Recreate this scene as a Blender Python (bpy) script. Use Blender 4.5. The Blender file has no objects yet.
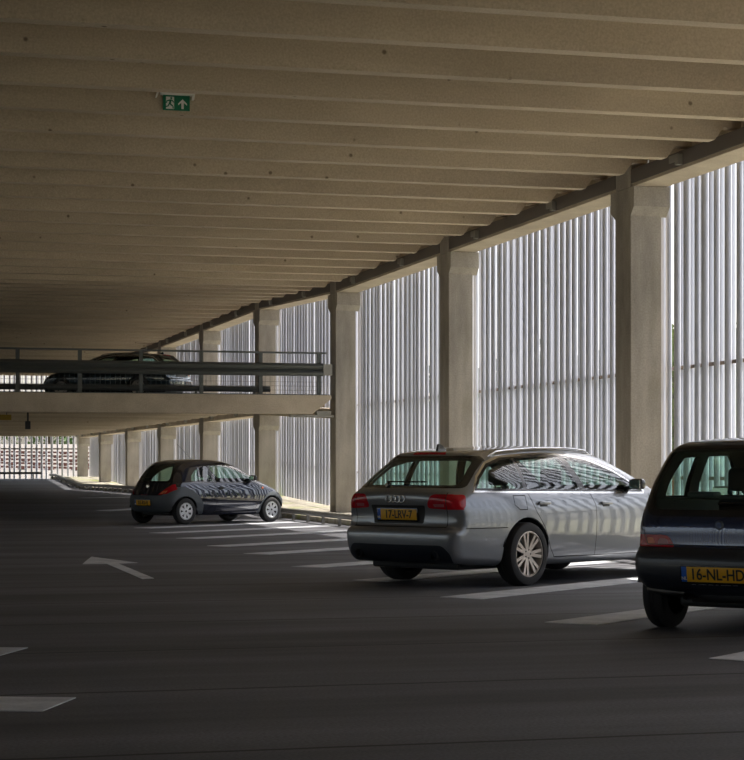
import bpy, bmesh, math, random
import numpy as np
from mathutils import Vector, Matrix
random.seed(7)
PI = math.pi
scn = bpy.context.scene
COL = scn.collection
EYE = 1.24; FPX = 1950.0; HZ = 466.0
A = math.asin(520.0 / math.hypot(520.0, FPX)); CA, SA = math.cos(A), math.sin(A)
# world: X = distance across towards the right-hand facade, Y = along the facade, Z up; the camera stands at the origin

def ground(px, py, h=0.0):
    "where a measured picture point lies on the level floor"
    z = (EYE - h) * FPX / (py - HZ); x = (px - 372.0) / FPX * z
    return (CA * x + SA * z, -SA * x + CA * z)

# ------------------------------------------------------------------ materials
def new_mat(name):
    m = bpy.data.materials.new(name); m.use_nodes = True
    nt = m.node_tree; return m, nt, nt.nodes, nt.links, nt.nodes['Principled BSDF']

def setp(b, **k):
    names = dict(color='Base Color', rough='Roughness', metal='Metallic', coat='Coat Weight', coatr='Coat Roughness', spec='Specular IOR Level', ior='IOR', trans='Transmission Weight')
    for a, v in k.items():
        if a == 'color': v = (*v, 1) if len(v) == 3 else v
        b.inputs[names[a]].default_value = v

def plain(name, color, rough=.5, metal=0., coat=0., **k):
    m, nt, N, L, b = new_mat(name); setp(b, color=color, rough=rough, metal=metal, coat=coat, **k)
    if 'navy' in name or 'night' in name or 'teal' in name: b.inputs['Specular IOR Level'].default_value = .2; b.inputs['Coat IOR'].default_value = 1.8; b.inputs['Coat Tint'].default_value = (.85, .92, 1, 1)
    if coat >= .9: return m
    n = N.new('ShaderNodeTexNoise'); n.inputs['Scale'].default_value = 9; n.inputs['Detail'].default_value = 4
    c = N.new('ShaderNodeTexCoord'); L.new(c.outputs['Object'], n.inputs['Vector'])
    mr = N.new('ShaderNodeMapRange'); mr.inputs[3].default_value = max(0, rough - .04); mr.inputs[4].default_value = min(1, rough + .05)
    L.new(n.outputs['Fac'], mr.inputs[0]); L.new(mr.outputs[0], b.inputs['Roughness'])
    return m

def mottled(name, c1, c2, scale=1.5, rough=.85, stretch=(1, 1, 1), bump=.0, ov=.3, spots=None, c3=None, fine=40):
    m, nt, N, L, b = new_mat(name); setp(b, rough=rough, spec=.3)
    tc = N.new('ShaderNodeTexCoord'); mp = N.new('ShaderNodeMapping'); mp.inputs['Scale'].default_value = stretch
    L.new(tc.outputs['Object'], mp.inputs[0])
    n1 = N.new('ShaderNodeTexNoise'); n1.inputs['Scale'].default_value = scale; n1.inputs['Detail'].default_value = 8; n1.inputs['Roughness'].default_value = .62
    L.new(mp.outputs[0], n1.inputs['Vector'])
    cr = N.new('ShaderNodeValToRGB'); cr.color_ramp.elements[0].position = .33; cr.color_ramp.elements[1].position = .68
    cr.color_ramp.elements[0].color = (*c1, 1); cr.color_ramp.elements[1].color = (*c2, 1)
    L.new(n1.outputs['Fac'], cr.inputs[0]); out = cr.outputs[0]
    n2 = N.new('ShaderNodeTexNoise'); n2.inputs['Scale'].default_value = fine; n2.inputs['Detail'].default_value = 3; L.new(tc.outputs['Object'], n2.inputs['Vector'])
    mx = N.new('ShaderNodeMix'); mx.data_type = 'RGBA'; mx.blend_type = 'OVERLAY'; mx.inputs[0].default_value = ov
    L.new(out, mx.inputs[6]); L.new(n2.outputs['Fac'], mx.inputs[7]); out = mx.outputs[2]
    if spots:   # small dark form-tie marks and rust specks
        v = N.new('ShaderNodeTexVoronoi'); v.inputs['Scale'].default_value = spots; L.new(tc.outputs['Object'], v.inputs['Vector'])
        r = N.new('ShaderNodeValToRGB'); r.color_ramp.elements[0].position = .045; r.color_ramp.elements[0].color = (.22, .18, .15, 1)
        r.color_ramp.elements[1].position = .09; r.color_ramp.elements[1].color = (1, 1, 1, 1); L.new(v.outputs['Distance'], r.inputs[0])
        m2 = N.new('ShaderNodeMix'); m2.data_type = 'RGBA'; m2.blend_type = 'MULTIPLY'; m2.inputs[0].default_value = .8
        L.new(out, m2.inputs[6]); L.new(r.outputs[0], m2.inputs[7]); out = m2.outputs[2]
    if c3:      # patches of algae
        n3 = N.new('ShaderNodeTexNoise'); n3.inputs['Scale'].default_value = .9; n3.inputs['Detail'].default_value = 6
        L.new(mp.outputs[0], n3.inputs['Vector']); r = N.new('ShaderNodeValToRGB'); r.color_ramp.elements[0].position = .55; r.color_ramp.elements[1].position = .72
        L.new(n3.outputs['Fac'], r.inputs[0]); m3 = N.new('ShaderNodeMix'); m3.data_type = 'RGBA'; L.new(r.outputs[0], m3.inputs[0]); L.new(out, m3.inputs[6]); m3.inputs[7].default_value = (*c3, 1); out = m3.outputs[2]
    L.new(out, b.inputs['Base Color'])
    if bump:
        bp = N.new('ShaderNodeBump'); bp.inputs['Strength'].default_value = bump; bp.inputs['Distance'].default_value = .02; L.new(n2.outputs['Fac'], bp.inputs['Height']); L.new(bp.outputs[0], b.inputs['Normal'])
    return m

M = {}
M['ceiling'] = mottled('ceiling_concrete', (.42, .348, .262), (.57, .475, .357), .7, .8, (.35, 1, 1), spots=2.6)
M['concrete'] = mottled('column_concrete', (.27, .245, .21), (.56, .51, .44), 1.3, .85, (1, 1, .3), c3=(.20, .18, .11))
M['beam'] = mottled('beam_concrete', (.42, .35, .27), (.58, .50, .39), 1.2, .85)
M['verge'] = mottled('verge_ballast', (.26, .24, .19), (.50, .46, .38), 3.6, .95, bump=.5, c3=(.22, .26, .06))
M['paint'] = mottled('worn_white_paint', (.44, .46, .50), (.72, .74, .78), 3.0, .7, fine=60)
M['slat'] = plain('grey_coated_tube', (.50, .515, .58), .32, .3)
M['rail'] = plain('galvanised_steel', (.11, .12, .118), .5, .4)
M['beam_face_dark'] = plain('brown_grey_face', (.15, .13, .115), .75)
M['railpale'] = plain('weathered_steel', (.30, .29, .26), .6, .4)
M['brown_steel'] = plain('brown_steel', (.16, .12, .09), .6, .2)
M['black'] = plain('black_plastic', (.018, .019, .021), .55)
M['trimblack'] = plain('gloss_black_trim', (.010, .011, .013), .18, 0, .5)
M['rubber'] = plain('tyre_rubber', (.018, .018, .019), .75)
M['inner'] = plain('car_lining', (.03, .03, .032), .85)
M['seat'] = plain('seat_cloth', (.035, .037, .042), .9)
M['chrome'] = plain('bright_trim', (.75, .76, .78), .14, 1.)
M['alloy'] = plain('alloy_rim', (.52, .47, .43), .38, .75)
M['hubcap'] = plain('silver_hubcap', (.62, .64, .67), .35, .5)
M['silver'] = plain('silver_paint', (.25, .265, .29), .33, .6, 1., coatr=.02)
M['navy'] = plain('navy_paint', (.018, .034, .095), .22, .35, 1., coatr=.02)
M['nightblue'] = plain('night_blue_paint', (.010, .012, .026), .22, .3, 1., coatr=.02)
M['teal'] = plain('dark_teal_paint', (.012, .030, .040), .22, .4, 1., coatr=.02)
M['greyplastic'] = plain('grey_bumper_plastic', (.085, .10, .115), .55)
M['navyplastic'] = plain('dark_bumper_plastic', (.010, .014, .024), .38, 0, .3)
M['red'] = plain('red_lens', (.46, .008, .02), .2, 0, .3)
M['redbright'] = plain('bright_red_lens', (.50, .008, .018), .2, 0, .3)
M['palelens'] = plain('pale_lens', (.42, .12, .14), .25, 0, .3)
M['orange'] = plain('orange_lens', (.70, .16, .05), .3, 0, .3)
M['yellow'] = plain('yellow_plate', (.80, .43, .01), .4)
M['blue'] = plain('blue_strip', (.01, .11, .55), .4)
M['ink'] = plain('black_lettering', (.012, .012, .012), .5)
M['white'] = plain('white_lettering', (.75, .76, .74), .5)
M['green'] = plain('green_sign', (.0, .17, .085), .4)
M['signclear'] = plain('pale_acrylic', (.85, .84, .80), .3)
M['galv'] = plain('exhaust_steel', (.12, .115, .11), .45, .7)
M['ochre'] = plain('ochre_panel', (.30, .20, .02), .6)
M['leaf'] = mottled('foliage', (.02, .05, .012), (.07, .12, .03), 2.5, .8, fine=8)
M['leafpale'] = mottled('pale_foliage', (.07, .11, .02), (.16, .21, .05), 2.5, .8, fine=8)
M['bark'] = plain('bark', (.09, .065, .045), .9)
M['brick'] = plain('brick_wall', (.42, .16, .09), .85)
M['tile'] = plain('roof_tile', (.62, .22, .10), .8)
M['render'] = plain('pale_render', (.72, .70, .66), .8)
M['grass'] = mottled('rough_grass', (.26, .26, .18), (.38, .37, .28), .4, .95, fine=5)
M['ballast'] = mottled('ballast', (.07, .065, .06), (.17, .15, .13), 1.5, .95, fine=12)
M['rust'] = plain('rusty_rail', (.16, .06, .04), .8)
M['darkpane'] = plain('dark_pane', (.03, .04, .05), .1, 0, .5)

def glass_mat(name, tint, ior=1.7):
    m, nt, N, L, b = new_mat(name); N.remove(b)
    o = N['Material Output']; t = N.new('ShaderNodeBsdfTransparent'); t.inputs[0].default_value = (*tint, 1)
    g = N.new('ShaderNodeBsdfGlossy'); g.inputs['Roughness'].default_value = .01; g.inputs[0].default_value = (.95, .97, 1, 1)
    f = N.new('ShaderNodeFresnel'); ge = N.new('ShaderNodeNewGeometry'); mi = N.new('ShaderNodeMapRange'); mi.inputs[3].default_value = ior; mi.inputs[4].default_value = 1 / ior; L.new(ge.outputs['Backfacing'], mi.inputs[0]); L.new(mi.outputs[0], f.inputs['IOR'])
    mx = N.new('ShaderNodeMixShader'); L.new(f.outputs[0], mx.inputs[0]); L.new(t.outputs[0], mx.inputs[1]); L.new(g.outputs[0], mx.inputs[2]); L.new(mx.outputs[0], o.inputs[0])
    return m
M['glass'] = glass_mat('tinted_window_glass', (.62, .80, .74))
M['glassdark'] = glass_mat('dark_window_glass', (.16, .24, .22), 1.6)

def floor_mat():
    m, nt, N, L, b = new_mat('dark_deck_floor'); setp(b, spec=.35)
    tc = N.new('ShaderNodeTexCoord'); sx = N.new('ShaderNodeSeparateXYZ'); L.new(tc.outputs['Object'], sx.inputs[0])
    n1 = N.new('ShaderNodeTexNoise'); n1.inputs['Scale'].default_value = .55; n1.inputs['Detail'].default_value = 9; n1.inputs['Roughness'].default_value = .6
    mp = N.new('ShaderNodeMapping'); mp.inputs['Scale'].default_value = (.22, 1.6, 1); L.new(tc.outputs['Object'], mp.inputs[0]); L.new(mp.outputs[0], n1.inputs['Vector'])
    cr = N.new('ShaderNodeValToRGB'); cr.color_ramp.elements[0].position = .36; cr.color_ramp.elements[1].position = .66
    cr.color_ramp.elements[0].color = (.050, .052, .062, 1); cr.color_ramp.elements[1].color = (.160, .164, .184, 1); L.new(n1.outputs['Fac'], cr.inputs[0])
    n2 = N.new('ShaderNodeTexNoise'); n2.inputs['Scale'].default_value = 55; n2.inputs['Detail'].default_value = 4; L.new(tc.outputs['Object'], n2.inputs['Vector'])
    mx = N.new('ShaderNodeMix'); mx.data_type = 'RGBA'; mx.blend_type = 'OVERLAY'; mx.inputs[0].default_value = .7; L.new(cr.outputs[0], mx.inputs[6]); L.new(n2.outputs['Fac'], mx.inputs[7])
    # joints between the precast floor units
    n3 = N.new('ShaderNodeTexNoise'); n3.inputs['Scale'].default_value = 1.3; L.new(tc.outputs['Object'], n3.inputs['Vector'])
    def mth(op, a, bb=None):
        q = N.new('ShaderNodeMath'); q.operation = op
        for i, v in enumerate((a, bb)):
            if v is None: continue
            if isinstance(v, (int, float)): q.inputs[i].default_value = v
            else: L.new(v, q.inputs[i])
        return q.outputs[0]
    yy = mth('ADD', sx.outputs[1], mth('MULTIPLY', n3.outputs['Fac'], .05))
    d = mth('ABSOLUTE', mth('SUBTRACT', mth('FRACT', mth('DIVIDE', mth('ADD', yy, 100.9), 2.35)), .5))
    ln = mth('LESS_THAN', d, .009)
    xx = mth('ADD', sx.outputs[0], mth('MULTIPLY', n3.outputs['Fac'], .05))
    m2 = N.new('ShaderNodeMix'); m2.data_type = 'RGBA'; L.new(mth('MULTIPLY', ln, .9), m2.inputs[0]); L.new(mx.outputs[2], m2.inputs[6]); m2.inputs[7].default_value = (.012, .012, .012, 1)
    L.new(m2.outputs[2], b.inputs['Base Color'])
    mr = N.new('ShaderNodeMapRange'); mr.inputs[3].default_value = .55; mr.inputs[4].default_value = .8; L.new(n1.outputs['Fac'], mr.inputs[0]); L.new(mr.outputs[0], b.inputs['Roughness'])
    return m
M['floor'] = floor_mat()

# ------------------------------------------------------------------ mesh helpers
class MB:
    def __init__(s): s.v = []; s.f = []
    def add(s, vs, fs):
        o = len(s.v); s.v += [tuple(v) for v in vs]; s.f += [tuple(i + o for i in f) for f in fs]
    def box(s, x0, x1, y0, y1, z0, z1, dz=None):
        vs = [(x, y, z) for z in (z0, z1) for y in (y0, y1) for x in (x0, x1)]
        s.add(vs, [(0, 2, 3, 1), (4, 5, 7, 6), (0, 1, 5, 4), (2, 6, 7, 3), (0, 4, 6, 2), (1, 3, 7, 5)])
    def obox(s, p, q, w, h):
        "bar of width w and height h from p to q"
        p, q = Vector(p), Vector(q); d = (q - p).normalized(); up = Vector((0, 0, 1)) if abs(d.z) < .9 else Vector((1, 0, 0))
        a = d.cross(up).normalized() * w / 2; b = a.cross(d).normalized() * h / 2
        vs = [c + i * a + j * b for c in (p, q) for i, j in ((-1, -1), (1, -1), (1, 1), (-1, 1))]
        s.add(vs, [(0, 1, 2, 3), (7, 6, 5, 4), (0, 4, 5, 1), (1, 5, 6, 2), (2, 6, 7, 3), (3, 7, 4, 0)])
    def tube(s, pts, r, n=10, cap=True):
        pts = [Vector(p) for p in pts]; rings = []
        for i, p in enumerate(pts):
            d = (pts[min(i + 1, len(pts) - 1)] - pts[max(i - 1, 0)]).normalized(); up = Vector((0, 0, 1)) if abs(d.z) < .9 else Vector((1, 0, 0))
            a = d.cross(up).normalized(); b = a.cross(d).normalized()
            rings.append([p + (a * math.cos(t) + b * math.sin(t)) * r for t in [2 * PI * k / n for k in range(n)]])
        vs = [v for rg in rings for v in rg]; fs = []
        for i in range(len(pts) - 1):
            for k in range(n): fs.append((i * n + k, i * n + (k + 1) % n, (i + 1) * n + (k + 1) % n, (i + 1) * n + k))
        if cap: fs += [tuple(reversed(range(n))), tuple(range((len(pts) - 1) * n, len(pts) * n))]
        s.add(vs, fs)
    def prism(s, poly, a, b, axis):
        "extrude 2-D polygon between a and b along axis (0,1,2)"
        def P(u, v, w): return {0: (w, u, v), 1: (u, w, v), 2: (u, v, w)}[axis]
        n = len(poly); vs = [P(u, v, a) for u, v in poly] + [P(u, v, b) for u, v in poly]
        s.add(vs, [tuple(reversed(range(n))), tuple(range(n, 2 * n))] + [(k, (k + 1) % n, n + (k + 1) % n, n + k) for k in range(n)])
    def lathe(s, prof, n=32, axis=1, c=(0, 0, 0)):
        "profile [(radius, offset)] turned about an axis"
        vs = []
        for r, o in prof:
            for k in range(n):
                t = 2 * PI * k / n; a, b = r * math.cos(t), r * math.sin(t)
                vs.append({0: (c[0] + o, c[1] + a, c[2] + b), 1: (c[0] + a, c[1] + o, c[2] + b), 2: (c[0] + a, c[1] + b, c[2] + o)}[axis])
        fs = [(i * n + k, i * n + (k + 1) % n, (i + 1) * n + (k + 1) % n, (i + 1) * n + k) for i in range(len(prof) - 1) for k in range(n)]
        s.add(vs, fs)
    def build(s, name, mat, parent=None, smooth=False, bevel=0, elev=False):
        me = bpy.data.meshes.new(name)
        vs = s.v
        if elev: vs = [(x, y, z + E(y)) for x, y, z in vs]
        me.from_pydata(vs, [], s.f); me.update()
        bm = bmesh.new(); bm.from_mesh(me); bmesh.ops.recalc_face_normals(bm, faces=bm.faces)
        if bevel: bmesh.ops.bevel(bm, geom=[e for e in bm.edges if len(e.link_faces) == 2 and e.calc_face_angle(0) > .5], offset=bevel, segments=3 if bevel > .02 else 2, profile=.5, affect='EDGES')
        bm.to_mesh(me); bm.free()
        if smooth:
            for p in me.polygons: p.use_smooth = True
            if smooth == 'auto': me.set_sharp_from_angle(angle=.7)
        o = bpy.data.objects.new(name, me); COL.objects.link(o); me.materials.append(M[mat] if isinstance(mat, str) else mat)
        if parent: o.parent = parent
        return o

def empty(name, loc=(0, 0, 0), rz=0):
    o = bpy.data.objects.new(name, None); COL.objects.link(o); o.location = loc; o.rotation_euler = (0, 0, rz); o.empty_display_size = .2; return o
def tag(o, label=None, cat=None, group=None, kind=None):
    if label: o['label'] = label
    if cat: o['category'] = cat
    if group: o['group'] = group
    if kind: o['kind'] = kind
    return o
def structure(o, label=None): o['kind'] = 'structure'; (label and tag(o, label)); return o

def text_mesh(name, body, size, mat, parent, mtx, bold=0.0):
    cu = bpy.data.curves.new('t', 'FONT'); cu.body = body; cu.size = size; cu.align_x = 'CENTER'; cu.align_y = 'CENTER'; cu.extrude = .0015; cu.offset = bold
    t = bpy.data.objects.new('t', cu); COL.objects.link(t)
    bpy.context.view_layer.update()
    me = bpy.data.meshes.new_from_object(t.evaluated_get(bpy.context.evaluated_depsgraph_get())); me.name = name
    bpy.data.objects.remove(t); me.transform(mtx); me.materials.clear(); me.materials.append(M[mat])
    o = bpy.data.objects.new(name, me); COL.objects.link(o); o.parent = parent; return o

# ------------------------------------------------------------------ the building
U1, BAY = 27.3, 9.24
def ucol(k): return U1 + BAY * (k - 1)          # near face of column k
U3 = ucol(3)
def E(u):   # floor level beyond the kink of the ramp
    return float(np.interp(u, [U3, U3 + 9.2, 78, 87, 98, 125], [0, .28, .24, .20, .58, .60]))
def EC(u): return float(np.interp(u, [U3, U3 + 9.2], [0, .30]))
NW = 11.3; NR = 12.3; NL = -24.0; UB = -18.0; UE = 102.4

def grid_floor(name, n0, n1, u0, u1, z, mat, thick=.25, ef=E, us=None):
    mb = MB(); us = us or sorted(set([u0, u1] + [u for u in (U3, U3 + 3, U3 + 6, U3 + 9.2, 70, 78, 87, 90, 93, 96, 98) if u0 < u < u1]))
    for a, b in zip(us[:-1], us[1:]):
        za, zb = z + ef(a), z + ef(b)
        mb.add([(n0, a, za - thick), (n1, a, za - thick), (n1, b, zb - thick), (n0, b, zb - thick), (n0, a, za), (n1, a, za), (n1, b, zb), (n0, b, zb)],
               [(4, 5, 6, 7), (3, 2, 1, 0)] + ([(0, 1, 5, 4)] if a == us[0] else []) + ([(2, 3, 7, 6)] if b == us[-1] else []) + [(0, 4, 7, 3), (1, 2, 6, 5)])
    return mb.build(name, mat)

floor = structure(grid_floor('floor', NL, NR, UB, UE, 0.0, 'floor'))
verge = structure(grid_floor('trim_1', 9.98, NR, UB, UE, 0.11, 'verge', .10), 'sunlit raised strip with gravel and moss between low rail and slatted wall')

# painted marks (parts of the floor)
BD = Vector((.762, .648, 0)); BP = Vector((.648, -.762, 0))
tips = [(708.9, 659), (544.4, 622.8), (440, 597.5), (352.7, 580.6), (291.5, 566.8), (243.6, 553.8), (207, 546), (176, 538.4), (149, 533), (134, 528), (95.5, 515), (77.7, 507)]
for i, (px, py) in enumerate(tips):
    n, u = ground(px, py); L_ = (9.3 - n) / .762
    p = Vector((n, u, 0)); q = p + BD * L_
    c = [p, q, q + BP * .46, p + BP * .46]
    mb = MB(); mb.add([(v.x, v.y, E(v.y) + .001) for v in c] + [(v.x, v.y, E(v.y) + .006) for v in c], [(3, 2, 1, 0), (4, 5, 6, 7), (0, 1, 5, 4), (1, 2, 6, 5), (2, 3, 7, 6), (3, 0, 4, 7)])
    o = mb.build('bay_line', 'paint', floor); o['label'] = 'worn white painted parking bay line'
def mark(name, poly, label):
    c = [ground(*p) for p in poly]; mb = MB(); mb.prism(c, .001, .006, 2); o = mb.build(name, 'paint', floor); o['label'] = label
mark('direction_arrow', [(82.5, 564.3), (91.3, 557), (137.5, 563), (118, 563.7), (153.8, 578.6), (142.5, 579.3), (107, 564)], 'worn white arrow painted on the floor')
mark('direction_arrow', [(-30, 648), (28, 648.2), (0, 656), (-30, 664)], 'white arrow head cut by the left edge')
mark('direction_arrow', [(-60, 697), (76, 698.3), (42.5, 711.8), (-60, 711)], 'white painted arrow shaft at the left edge')

# ceiling slab with ribs
RB = 5.57
def slab(name, n0, n1, u0, u1, z0, z1, mat, ef):
    return grid_floor(name, n0, n1, u0, u1, z1, mat, z1 - z0, ef)
ceiling = structure(slab('ceiling', NL, NR + .1, UB, UE, RB + .62, RB + .9, 'ceiling', EC))
def rib(n0, n1, u, w, zb, zt, parent, mat='ceiling'):
    mb = MB(); hw = w / 2
    ends = [(n1, zb + .12), (n1 - .14, zb)]
    prof = [(n0, zb), (n1 - .16, zb), (n1 - .03, zb + .17), (n1 + .22, zb + .17), (n1 + .22, zt), (n0, zt)]
    vs = []
    for (n, z) in prof: vs += [(n, u - hw - (.04 if z == zt else 0), z), (n, u + hw + (.04 if z == zt else 0), z)]
    k = len(prof); fs = [tuple(2 * i for i in range(k)), tuple(2 * i + 1 for i in reversed(range(k)))] + [(2 * i, 2 * i + 1, 2 * ((i + 1) % k) + 1, 2 * ((i + 1) % k)) for i in range(k)]
    mb.add(vs, fs); return mb.build('rib', mat, parent)
k = -22
while True:
    u = 25.5 + 1.572 * k; k += 1
    if u < UB + .3: continue
    if u > UE - .4: break
    e = EC(u); rib(NL, 11.22, u, .2, RB + e, RB + .66 + e, ceiling)

# slatted facades, one screen per bay
def facade(name, along, lo, hi, pos, z0, z1, seed, rails, label, ef0, ef1, pitch=.188, side=1):
    r = random.Random(seed); root = empty(name, (pos, lo, 0) if along == 'u' else (lo, pos, 0))
    tag(root, label, 'facade screen'); mb = MB(); t = lo + .045
    lay = 1
    while t < hi - .05:
        d = pos + (0.0 if lay % 2 else .15 * side) + r.uniform(-.012, .012); rr = r.choice((.044, .049, .053)) * (1.0 if along == 'u' else 1.25)
        (x, y) = (d, t) if along == 'u' else (t, d)
        b0, b1 = z0 + ef0(y) - .05, z1 + ef1(y)
        n = 10; vs = [(x + rr * math.cos(2 * PI * q / n) - root.location.x, y + rr * math.sin(2 * PI * q / n) - root.location.y, z) for z in (b0, b1) for q in range(n)]
        mb.add(vs, [(q, (q + 1) % n, n + (q + 1) % n, n + q) for q in range(n)] + [tuple(reversed(range(n))), tuple(range(n, 2 * n))])
        t += pitch * r.uniform(.72, 1.12) + (.10 if r.random() < .05 and 'nearest' not in label and 'first' not in label and 'dark blue' not in label else 0); lay += 1
    o = mb.build('slats', 'slat', root, smooth='auto')
    for h in rails:
        mb = MB(); dd = pos + .085 * side
        if along == 'u': mb.obox((dd - pos, 0, h + ef0(lo)), (dd - pos, hi - lo, h + ef0(hi)), .045, .05)
        else: mb.obox((0, dd - pos, h + ef0(pos)), (hi - lo, dd - pos, h + ef0(pos)), .06, .07)
        mb.build('rail', 'brown_steel', root)
    return root
ords = {1: 'first', 2: 'second', 3: 'third', 4: 'fourth', 5: 'fifth', 6: 'sixth', 7: 'seventh', 8: 'eighth', 9: 'ninth'}
SN = 11.98
for b in range(-4, 10):
    lo, hi = ucol(b) + .3, ucol(b + 1) + .27
    if b == 9: hi = UE - .3
    if b < 0: lab = 'grey tube screen of the right-hand facade, beyond the right edge of the view'
    elif b == 0: lab = 'pale tube screen at the right edge, behind the roof of the dark blue hatchback'
    elif b == 9: lab = 'grey tube screen beyond the farthest column'
    else: lab = 'pale vertical tube screen between the %s and %s columns from the right' % (ords[b], ords[b + 1])
    o = facade('facade_screen', 'u', lo, hi, SN, .11, RB + .55, 100 + b, [1.06, 2.72], lab, E, EC)
    if b < 0: o['group'] = 'screens beyond the right edge'
facade('facade_screen', 'n', NL, NW + .7, UE + .15, .0, RB + .5, 300, [1.55], 'far end screen of pale tubes across the end of the floor, tracks behind it', E, EC, pitch=.30)
# slatted left facade, and an unseen wall behind the camera, black to cut light
w = MB(); mbs = []
def shell_wall(name, label, fn):
    mb = MB(); fn(mb); o = mb.build(name, 'slat' if name == 'wall_left' else 'black', smooth='auto'); structure(o, label); return o
def leftw(mb):
    r = random.Random(5); t = UB
    while t < UE:
        mb.tube([(NL - .1 - .15 * (r.random() < .5), t, -.05), (NL - .1, t, RB + .6)], .05, 6, False); t += .30 * r.uniform(.8, 1.3)
def backw(mb):
    mb.box(NL, NR, UB - .2, UB, -.1, RB + .7)
shell_wall('wall_left', 'slatted left side', leftw); shell_wall('wall_back', 'unseen rear wall, made solid and black to cut light from behind', backw)

# columns, corbels and edge beams
def corbel(mb, ua, ub, z, dz=.31, sl=.17):
    pass
for c in range(-3, 10):
    u = ucol(c); e = E(u); ec = EC(u); root = empty('concrete_column', (NW, u, e))
    where = {1: 'nearest concrete column, directly behind the bonnet of the silver estate', 2: 'second concrete column from the right, rising behind the silver estate roof',
             3: 'third column from the right, where the railed upper floor ends', 4: 'fourth column from the right, behind the rail end and the small dark car bonnet',
             5: 'fifth column from the right, behind the roof of the small dark car', 6: 'sixth column from the right, just left of the small dark car aerial',
             7: 'seventh column from the right, left of the small dark car', 8: 'eighth column from the right, second from the far end', 9: 'farthest column at the end of the slatted wall'}
    tag(root, where.get(c, 'concrete column of the facade beyond the right edge'), 'column')
    if c < 1: root['group'] = 'columns beyond the right edge'
    top = RB + .62 + ec - e
    mb = MB(); mb.box(0, .5, 0, .6, -.0, 5.43 + ec - e); mb.box(0, .22, 0, .6, 5.43 + ec - e, top); mb.build('shaft', 'concrete', root, bevel=.012)
    def cap(z):
        mb = MB()   # projecting head towards the camera and beyond
        mb.prism([(-.13, z), (-.13, z - .30), (0.01, z - .44), (.01, z)], .0, .58, 0)
        mb.prism([(.59, z), (.59, z - .44), (.80, z - .30), (.80, z)], .0, .58, 0)
        mb.prism([(.49, z - .44), (.58, z - .30), (.58, z), (.49, z)], 0.012, .59, 1)
        mb.build('head', 'concrete', root)
    cap(5.43 + ec - e)
    if c >= 4: cap(2.40 + .3 - e)
def edge_beam(u0, u1, z0, z1, e0, e1, lab, upstand=True, n0=NW + .02, mat='beam'):
    root = empty('edge_beam', (n0, u0, z0 + e0)); tag(root, lab, 'beam'); L_ = u1 - u0; de = e1 - e0; h = z1 - z0
    prof = [(0, 0), (.52, 0), (.52, h + .45), (.27, h + .45), (.27, h), (0, h)] if upstand else [(0, 0), (.52, 0), (.52, h), (0, h)]
    n = len(prof); mb = MB(); vs = [(a, 0, b) for a, b in prof] + [(a, L_, b + de) for a, b in prof]
    mb.add(vs, [tuple(reversed(range(n))), tuple(range(n, 2 * n))] + [(q, (q + 1) % n, n + (q + 1) % n, n + q) for q in range(n)])
    mb.build('beam_body', mat, root, bevel=.01)
    if upstand:  # darker brown-grey sheet over most of the beam's inner face
        mb = MB(); vs = [(a, y, b + (de if y else 0)) for y in (0, L_) for a, b in ((-.02, .05), (0, .05), (0, h + .01), (-.02, h + .01))]; mb.add(vs, [(3, 2, 1, 0), (4, 5, 6, 7), (0, 1, 5, 4), (1, 2, 6, 5), (2, 3, 7, 6), (3, 0, 4, 7)]); mb.build('beam_face_sheet', 'beam_face_dark', root)
    for f in (.30, .78):   # little bearing brackets
        mb = MB(); y = L_ * f; z = h * .62 + de * f
        mb.box(-.10, .0, y, y + .10, z - .10, z + .05); mb.box(-.05, 0, y + .12, y + .42, z - .03, z + .07); mb.build('bracket', 'railpale', root)
    return root
for b in range(-3, 10):
    u0 = ucol(b) + .62; u1 = ucol(b + 1) - .01
    if b == 9: u1 = UE - .1
    lab = 'concrete edge beam beyond the right edge' if b < 0 else ('concrete edge beam running out of the top right corner' if b == 0 else ('concrete edge beam from the farthest column to the end screen' if b == 9 else 'concrete edge beam between the %s and %s columns from the right' % (ords[b], ords[b + 1])))
    o = edge_beam(u0, u1, 5.435, 5.68, EC(u0), EC(u1), lab)
    if b < 0: o['group'] = 'edge beams beyond the right edge'

# upper floor (half level) with its ribs, front beam and railing
UD = U3 + .02
def ED(u): return float(np.interp(u, [UD, UD + 10, UD + 20], [0, .34, .50]))
us = [UD + .32, UD + 5, UD + 10, UD + 20, UE]
upper = structure(grid_floor('floor_upper', NL, NW - .08, UD + .32, UE, 2.94, 'floor', .12, ED, us))
k = 0
while UD + .9 + 1.572 * k < UE - .4:
    u = UD + .9 + 1.572 * k; k += 1; e = EC(u) * .9
    rib(NL, 11.0, u, .2, 2.5 + e, 2.83 + e + .0, upper)
for b in range(3, 10):
    u0 = ucol(b) + .62; u1 = ucol(b + 1) - .01 if b < 9 else UE - .1
    edge_beam(u0, u1, 2.405, 2.65, .3 if b > 3 else .0, .3, 'lower edge beam carrying the upper floor, %s' % ('at the third column' if b == 3 else ('past the farthest column' if b == 9 else 'between the %s and %s columns from the right' % (ords[b], ords[b + 1]))), upstand=False)
front = empty('front_beam', (0, UD, 0)); tag(front, 'long pale concrete beam along the front of the railed upper floor', 'beam')
mb = MB(); mb.prism([(NL, 2.49), (10.72, 2.49), (11.2, 2.86), (11.2, 2.95), (NL, 2.95)], 0, .3, 1); mb.build('beam_body', 'beam', front, bevel=.012)
mb = MB(); mb.box(10.85, 11.2, .05, .25, 2.47, 2.57); mb.box(10.2, 11.28, .05, .25, 2.42, 2.475); mb.build('support_bracket', 'railpale', front)
gr = empty('guard_railing', (0, UD + .12, 2.95)); tag(gr, 'grey steel guard railing with corrugated barrier along the upper floor edge', 'railing')
mb = MB(); mb.obox((NL, 0, 1.04), (11.1, 0, 1.02), .05, .045); mb.build('top_rail', 'rail', gr)
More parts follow.
